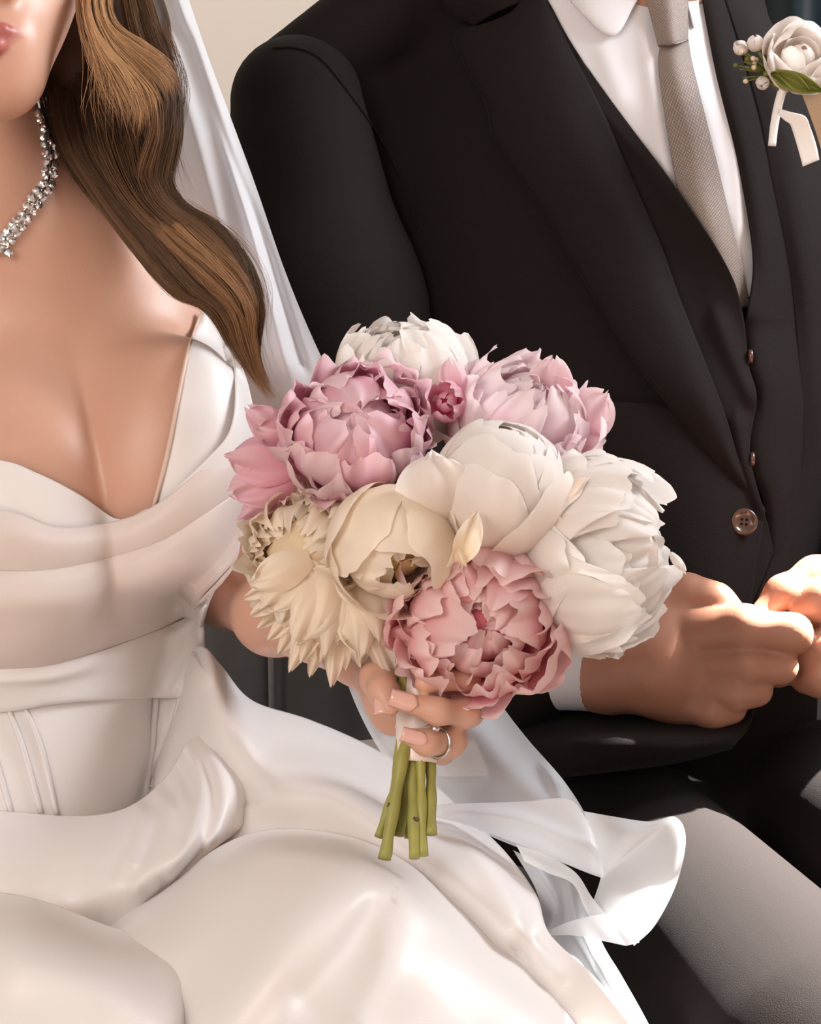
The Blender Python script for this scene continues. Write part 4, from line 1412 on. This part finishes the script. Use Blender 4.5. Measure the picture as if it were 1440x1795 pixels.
waist = suit('waistcoat', [
    [(940, -40, .008), (960, 0, .008), (985, 50, .008), (1013, 98, .009)],
    [(980, 100, .008), (1010, 130, .009), (1060, 190, .010), (1110, 230, .010)],
    [(1060, 250, .008), (1110, 290, .010), (1155, 320, .018), (1200, 349, .025)],
    [(1120, 400, .008), (1170, 420, .011), (1225, 440, .018), (1276, 469, .027)],
    [(1170, 540, .008), (1220, 540, .011), (1265, 540, .018), (1302, 545, .024)],
    [(1200, 640, .008), (1240, 640, .011), (1285, 640, .013), (1312, 640, .013)],
    [(1230, 700, .008), (1265, 700, .011), (1300, 700, .013), (1326, 700, .013)],
    [(1250, 800, .008), (1280, 800, .011), (1300, 800, .013), (1314, 800, .013)],
    [(1270, 940, .008), (1300, 940, .011), (1330, 940, .013), (1350, 940, .013)],
    [(1270, 1100, .008), (1300, 1100, .011), (1340, 1100, .013), (1370, 1100, .013)]], 24, 90, M['vest'], groom,
    [([(1255, 560), (1290, 640), (1320, 700)], .006, 20, 14), ([(1290, 740), (1310, 820), (1340, 900)], .006, 16, 12)], label='black waistcoat with low opening')
suit('waistcoat_side', [
    [(1224, -40, .010), (1245, -40, .014), (1300, -40, .012)],
    [(1256, 131, .010), (1280, 131, .014), (1350, 131, .012)],
    [(1294, 285, .010), (1318, 285, .015), (1380, 285, .012)],
    [(1320, 450, .016), (1345, 450, .018), (1410, 450, .010)],
    [(1312, 540, .020), (1345, 545, .018), (1430, 545, .010)],
    [(1302, 580, .009), (1340, 580, .016), (1440, 580, .010)],
    [(1310, 640, .009), (1345, 640, .018), (1450, 640, .010)],
    [(1325, 700, .009), (1360, 700, .018), (1460, 700, .010)],
    [(1310, 775, .009), (1350, 775, .018), (1460, 775, .010)],
    [(1316, 826, .009), (1355, 826, .018), (1460, 826, .010)],
    [(1342, 900, .009), (1375, 900, .018), (1480, 900, .010)],
    [(1345, 1100, .009), (1380, 1100, .018), (1480, 1100, .010)]], 26, 90, M['vest'], waist, (), label='overlapping waistcoat front')
for (x, y) in ((1316, 625), (1319, 805)):
    d0 = trace(F_jacket, np.array([x]), np.array([y]), 0.0)[0]
    cc = P(x, y, d0 - .017)
    v, f = tube([cc - AX * .0015, cc + AX * .0015], [.0055, .0055], 16)
    mk('button', v, f, M['button'], waist)
lap = suit('lapel', [
    [(832, 46, .006), (840, 47, .012), (900, 20, .014), (940, -40, .012), (950, -10, .008)],
    [(798, 72, .006), (812, 78, .014), (880, 70, .017), (950, 50, .016), (985, 60, .009)],
    [(852, 180, .006), (864, 186, .014), (920, 190, .018), (990, 190, .018), (1058, 200, .010)],
    [(870, 245, .006), (882, 255, .014), (950, 280, .019), (1030, 280, .020), (1097, 290, .012)],
    [(940, 346, .006), (952, 356, .014), (1020, 380, .019), (1100, 400, .021), (1158, 432, .014)],
    [(1000, 448, .006), (1012, 458, .014), (1070, 480, .020), (1140, 500, .022), (1190, 522, .016)],
    [(1107, 622, .006), (1117, 630, .013), (1160, 640, .019), (1210, 650, .022), (1243, 655, .017)],
    [(1183, 720, .006), (1192, 726, .012), (1220, 730, .018), (1250, 735, .021), (1274, 740, .017)],
    [(1245, 800, .006), (1252, 805, .011), (1268, 808, .015), (1282, 810, .018), (1296, 812, .016)],
    [(1306, 862, .006), (1310, 866, .009), (1316, 870, .012), (1322, 873, .014), (1330, 878, .013)]], 30, 110, M['lapel'], jacket, (), solid=.003, label='notched lapel')
suit('collar', [
    [(760, -60, .008), (850, -60, .014), (950, -60, .012)],
    [(782, 15, .010), (850, -5, .016), (940, -30, .012)],
    [(833, 44, .010), (870, 22, .015), (945, -10, .011)]], 24, 16, M['lapel'], jacket, (), solid=.003, label='jacket collar above the notch')
suit('front_panel', [
    [(1000, 700, .004), (1150, 710, .006), (1186, 722, .006)],
    [(1050, 800, .006), (1180, 800, .010), (1246, 802, .010)],
    [(1100, 860, .006), (1220, 862, .012), (1332, 880, .012)],
    [(1100, 930, .006), (1230, 930, .014), (1337, 915, .014)],
    [(1080, 1020, .006), (1220, 1020, .016), (1322, 1010, .016)],
    [(1060, 1120, .006), (1200, 1120, .016), (1310, 1120, .016)],
    [(1040, 1260, .006), (1190, 1260, .014), (1305, 1260, .014)]], 40, 60, M['jacket'], jacket, (), solid=.003)
suit('lapel', [
    [(1250, -60, .014), (1290, -60, .018), (1325, -60, .010)],
    [(1290, 60, .014), (1330, 60, .020), (1356, 66, .010)],
    [(1330, 200, .014), (1375, 200, .022), (1414, 200, .008)],
    [(1355, 330, .014), (1400, 330, .022), (1452, 330, .008)],
    [(1385, 480, .014), (1420, 480, .022), (1490, 480, .008)],
    [(1400, 640, .014), (1435, 640, .022), (1490, 640, .008)],
    [(1405, 800, .014), (1440, 800, .022), (1490, 800, .008)],
    [(1370, 930, .014), (1410, 930, .022), (1490, 930, .008)],
    [(1320, 1060, .014), (1380, 1060, .022), (1490, 1060, .008)]], 30, 80, M['lapel'], jacket, (), solid=.003)
# jacket button
d0 = trace(F_jacket, np.array([1305.]), np.array([915.]), 0.0)[0]


def button(cx, cy, d, r, parent):
    ctr = P(cx, cy, d)
    n = cvec(.05, .1, 1)
    fr = frame_of(n)
    prof = [(0, .0006), (.35, .0006), (.62, .0010), (.72, .0020), (.86, .0026), (.97, .0020), (1.0, .0008), (.95, -.0012), (0, -.0016)]
    seg = 28
    vs, fs = [], []
    for q, z in prof:
        for k in range(seg):
            a = 2 * math.pi * k / seg
            vs.append(ctr + fr[0] * q * r * math.cos(a) + fr[1] * q * r * math.sin(a) + fr[2] * z)
    for j in range(len(prof) - 1):
        fs += [(j * seg + k, j * seg + (k + 1) % seg, (j + 1) * seg + (k + 1) % seg, (j + 1) * seg + k) for k in range(seg)]
    b = mk('button', vs, fs, M['button'], parent, label='brown horn button with thread holes')
    for sx, sy in ((-1, -1), (1, -1), (-1, 1), (1, 1)):
        h = ctr + fr[0] * sx * r * .17 + fr[1] * sy * r * .17
        v, f = tube([h + fr[2] * .0002, h + fr[2] * .0012], [r * .10, r * .10], 8)
        mk('thread_hole', v, f, M['jacket'], b)


button(1305, 915, d0 - .019, 24 * d0 / F, jacket)

# trousers
tr = [C((1118, 1508, 1.86, 165), (1452, 1905, 1.55, 262), .03), C((1400, 1400, 1.92, 110), (1850, 1720, 1.64, 230), .02),
      C((1000, 1500, 1.95, 200), (1500, 1450, 1.98, 190), .05)]
F_tr = field(tr)
lo, hi = bounds([(700, 1250, 2.05), (1640, 1980, 1.36), (1640, 1250, 2.05), (700, 1980, 1.36)], .05)
v, f = surface(F_tr, lo, hi, .006)
mk('trousers', v, f, M['trouser'], groom, label='dark wool trousers lit by a sun patch')
# jacket skirt lying over the lap
v, f = sheet([
    [(900, 1250, 1.90), (1000, 1240, 1.89), (1120, 1240, 1.88), (1230, 1240, 1.88), (1310, 1200, 1.88)],
    [(900, 1295, 1.84), (1000, 1285, 1.82), (1120, 1280, 1.81), (1230, 1275, 1.81), (1320, 1240, 1.83)],
    [(900, 1330, 1.82), (1000, 1310, 1.795), (1110, 1302, 1.785), (1220, 1303, 1.785), (1314, 1272, 1.805)],
    [(900, 1360, 1.83), (1000, 1345, 1.795), (1090, 1337, 1.785), (1190, 1324, 1.785), (1290, 1300, 1.805)],
    [(900, 1372, 1.84), (1000, 1358, 1.81), (1090, 1348, 1.80), (1190, 1334, 1.80), (1282, 1310, 1.815)]], 50, 36,
    [([(1040, 1300), (1150, 1303), (1280, 1305)], .010, 14, 22)])
mk('jacket_skirt', v, f, M['trouser'], jacket, solid=.003, label='jacket hem lying over the lap')

# groom body: neck, inner arms, both hands
wr = [C((940, 1180, 1.865, 50), (1075, 1182, 1.842, 54), .02), C((1075, 1182, 1.842, 54), (1150, 1160, 1.825, 84), .03),
      E((1188, 1130, 1.825), (116, 112, 50), .02, 0), E((1210, 1190, 1.825), (96, 78, 46), .02, -10)]
gf = [
    CH([(1130, 1075, 1.832, 58), (1205, 1046, 1.826, 36), (1255, 1056, 1.820, 29), (1290, 1076, 1.815, 21)], .012),     # thumb
    CH([(1225, 1108, 1.810, 42), (1305, 1100, 1.793, 38), (1390, 1110, 1.787, 32), (1404, 1126, 1.815, 26), (1345, 1146, 1.835, 20)], .008),
    CH([(1240, 1164, 1.810, 36), (1312, 1166, 1.794, 33), (1368, 1168, 1.794, 28), (1366, 1178, 1.824, 23), (1320, 1184, 1.838, 18)], .008),
    CH([(1230, 1206, 1.812, 34), (1290, 1214, 1.798, 30), (1326, 1210, 1.800, 25), (1316, 1218, 1.828, 20)], .008),
    CH([(1205, 1236, 1.818, 32), (1252, 1248, 1.806, 28), (1282, 1242, 1.808, 23), (1270, 1244, 1.832, 18)], .008),
]
lh = [C((1620, 1060, 1.92, 80), (1540, 1050, 1.87, 80), .02), E((1490, 1090, 1.855), (90, 110, 45), .02)]
lf = [
    CH([(1500, 1010, 1.845, 44), (1430, 1012, 1.828, 34), (1372, 1038, 1.814, 26), (1336, 1070, 1.806, 18)], .010),
    CH([(1520, 1050, 1.83, 42), (1440, 1055, 1.808, 32), (1408, 1072, 1.806, 22)], .010),
    CH([(1500, 1130, 1.825, 42), (1444, 1138, 1.808, 34), (1412, 1150, 1.814, 28)], .010),
    CH([(1500, 1180, 1.825, 40), (1444, 1186, 1.808, 34), (1412, 1190, 1.818, 26)], .010),
]
inner = [C((1130, -80, 2.0, 105), (1080, 200, 2.09, 150), .05), C((1080, 200, 2.09, 160), (1100, 1100, 2.05, 190), .05),
         C((1080, 200, 2.10, 60), (560, 260, 2.03, 50), .03), C((560, 260, 2.0, 60), (640, 920, 1.93, 80), .03), C((640, 930, 1.925, 80), (940, 1180, 1.865, 50), .03),
         C((1080, 260, 2.09, 100), (1470, 420, 2.09, 50), .03), C((1470, 420, 2.09, 50), (1640, 800, 2.02, 70), .03), C((1640, 800, 2.02, 70), (1600, 1060, 1.93, 70), .03)]
F_g = blend([g_head + inner], .01)
F_gh = blend([wr] + gf + [lh] + lf, .0035)


def build_groom_body():
    lo, hi = bounds([(420, -680, 1.68), (1760, 1350, 1.68), (420, -680, 2.2), (1760, 1350, 2.2)], .02)
    X = P1((1040, 1190, 1.77))[0]
    v1, f1 = surface(F_g, lo, hi, .007)
    lo2, hi2 = bounds([(990, 960, 1.74), (1640, 1290, 1.74), (990, 960, 1.94), (1640, 1290, 1.94)], .01)
    v2, f2 = surface(F_gh, lo2, hi2, .0022)
    v = np.vstack([v1, v2])
    f = np.vstack([f1, f2 + len(v1)])
    return mk('body', v, f, M['skin'], groom, col=skin_col(v, np.array([.42, .20, .13])), label='tanned folded hands')


build_groom_body()
# shirt cuff
pts = curve3([(950, 1176, 1.862), (1010, 1178, 1.853), (1076, 1184, 1.842)], 8)
v, f = tube(pts, [.0285, .0282, .0280, .0278, .0276, .0274, .0272, .0270], 28, cap=False, flat=1.0)
mk('cuff', v, f, M['shirt'], shirt, solid=.0015, label='white shirt cuff')

# ================================================================== boutonniere
bt = thing('boutonniere', tuple(P(1358, 200, 1.9)), 'white rose boutonniere with small buds and ribbon on the black lapel', 'boutonniere')
db = 1.925
v, f = tube(curve3([(1378, 140, db - .02), (1366, 180, db - .012), (1358, 220, db - .006), (1354, 256, db - .004)], 14), np.linspace(8, 7, 14) * db / F, 12)
mk('stem_wrap', v, f, M['white'], bt, label='white wrapped stem')
v, f = sheet([[(1366, 190, db - .014), (1385, 196, db - .02), (1412, 204, db - .022), (1422, 225, db - .018), (1432, 255, db - .016), (1437, 280, db - .016)],
              [(1364, 200, db - .014), (1378, 212, db - .016), (1386, 218, db - .016), (1392, 235, db - .014), (1400, 262, db - .013), (1408, 292, db - .013)]], 24, 8)
mk('ribbon', v, f, M['white'], bt, solid=.0008, label='white ribbon tail')
ctr = P(1404, 100, db - .035)
fr = frame_of(cvec(.15, .35, .8), 1.0)
RC0, RC1 = np.array([.90, .80, .70]), np.array([.94, .89, .86])
for n, r, a1, w_ in ((3, .40, 165, 1.1), (3, .60, 155, 1.15), (4, .80, 138, 1.1), (4, .98, 116, 1.05), (5, 1.1, 96, .95)):
    whorl(bt, fr, ctr, n, random.random() * 6, RC0, RC1, r=px(58, db) * r, a0=12, a1=a1, w=w_, fringe=.015, ruffle=.02, lip=.12, round=.25)
for (x, y, r, dx, dy) in ((1299, 84, 14, -.6, .5), (1325, 76, 15, -.2, .9), (1338, 146, 12, -.3, -.3)):
    cb = P(x, y, db - .025)
    frb = frame_of(cvec(dx, dy, .5))
    for n, rr in ((3, .7), (4, 1.0)):
        whorl(bt, frb, cb, n, random.random() * 6, RC0, RC1, r=px(r, db) * rr, a0=10, a1=160, w=.9, fringe=.02, ruffle=.02, nu=7, nv=7)
    v, f = tube(np.stack([cb, cb * .5 + P(1350, 130, db - .018) * .5, P(1368, 160, db - .016)]), .0012, 6)
    mk('bud_stem', v, f, M['leaf'], bt)
for k in range(26):
    x, y = random.gauss(1322, 16), random.gauss(118, 16)
    e = P(x, y, db - .022 - random.random() * .012)
    s = P(1360, 140, db - .016)
    v, f = tube(np.stack([s, (s + e) / 2 + np.array([0, 0, .002]), e]), .0005, 4)
    mk('filler_stem', v, f, M['leaf'], bt)
    if k % 2:
        v, f = tube(np.stack([e - AU * .0018, e - AU * .0009, e + AU * .0009, e + AU * .0018]), [.0008, .0020, .0020, .0008], 7)
        mk('filler_bud', v, f, M['cream'] if k % 4 == 1 else M['leaf'], bt)
for pts_ in ([(1362, 124), (1390, 140), (1415, 150), (1446, 160)], [(1352, 128), (1370, 136), (1395, 145), (1420, 158)]):
    a = catmull([(x, y, 0) for x, y in pts_], 14)
    wv = 16 * np.sin(np.linspace(0.12, math.pi - .02, 14))
    v, f = sheet([[(x + w_ * .3, y - w_, db - .062) for (x, y, _), w_ in zip(a, wv)], [(x, y, db - .056) for x, y, _ in a],
                  [(x - w_ * .3, y + w_, db - .060) for (x, y, _), w_ in zip(a, wv)]], 14, 7)
    mk('leaf', v, f, M['leaf'], bt, solid=.0006)
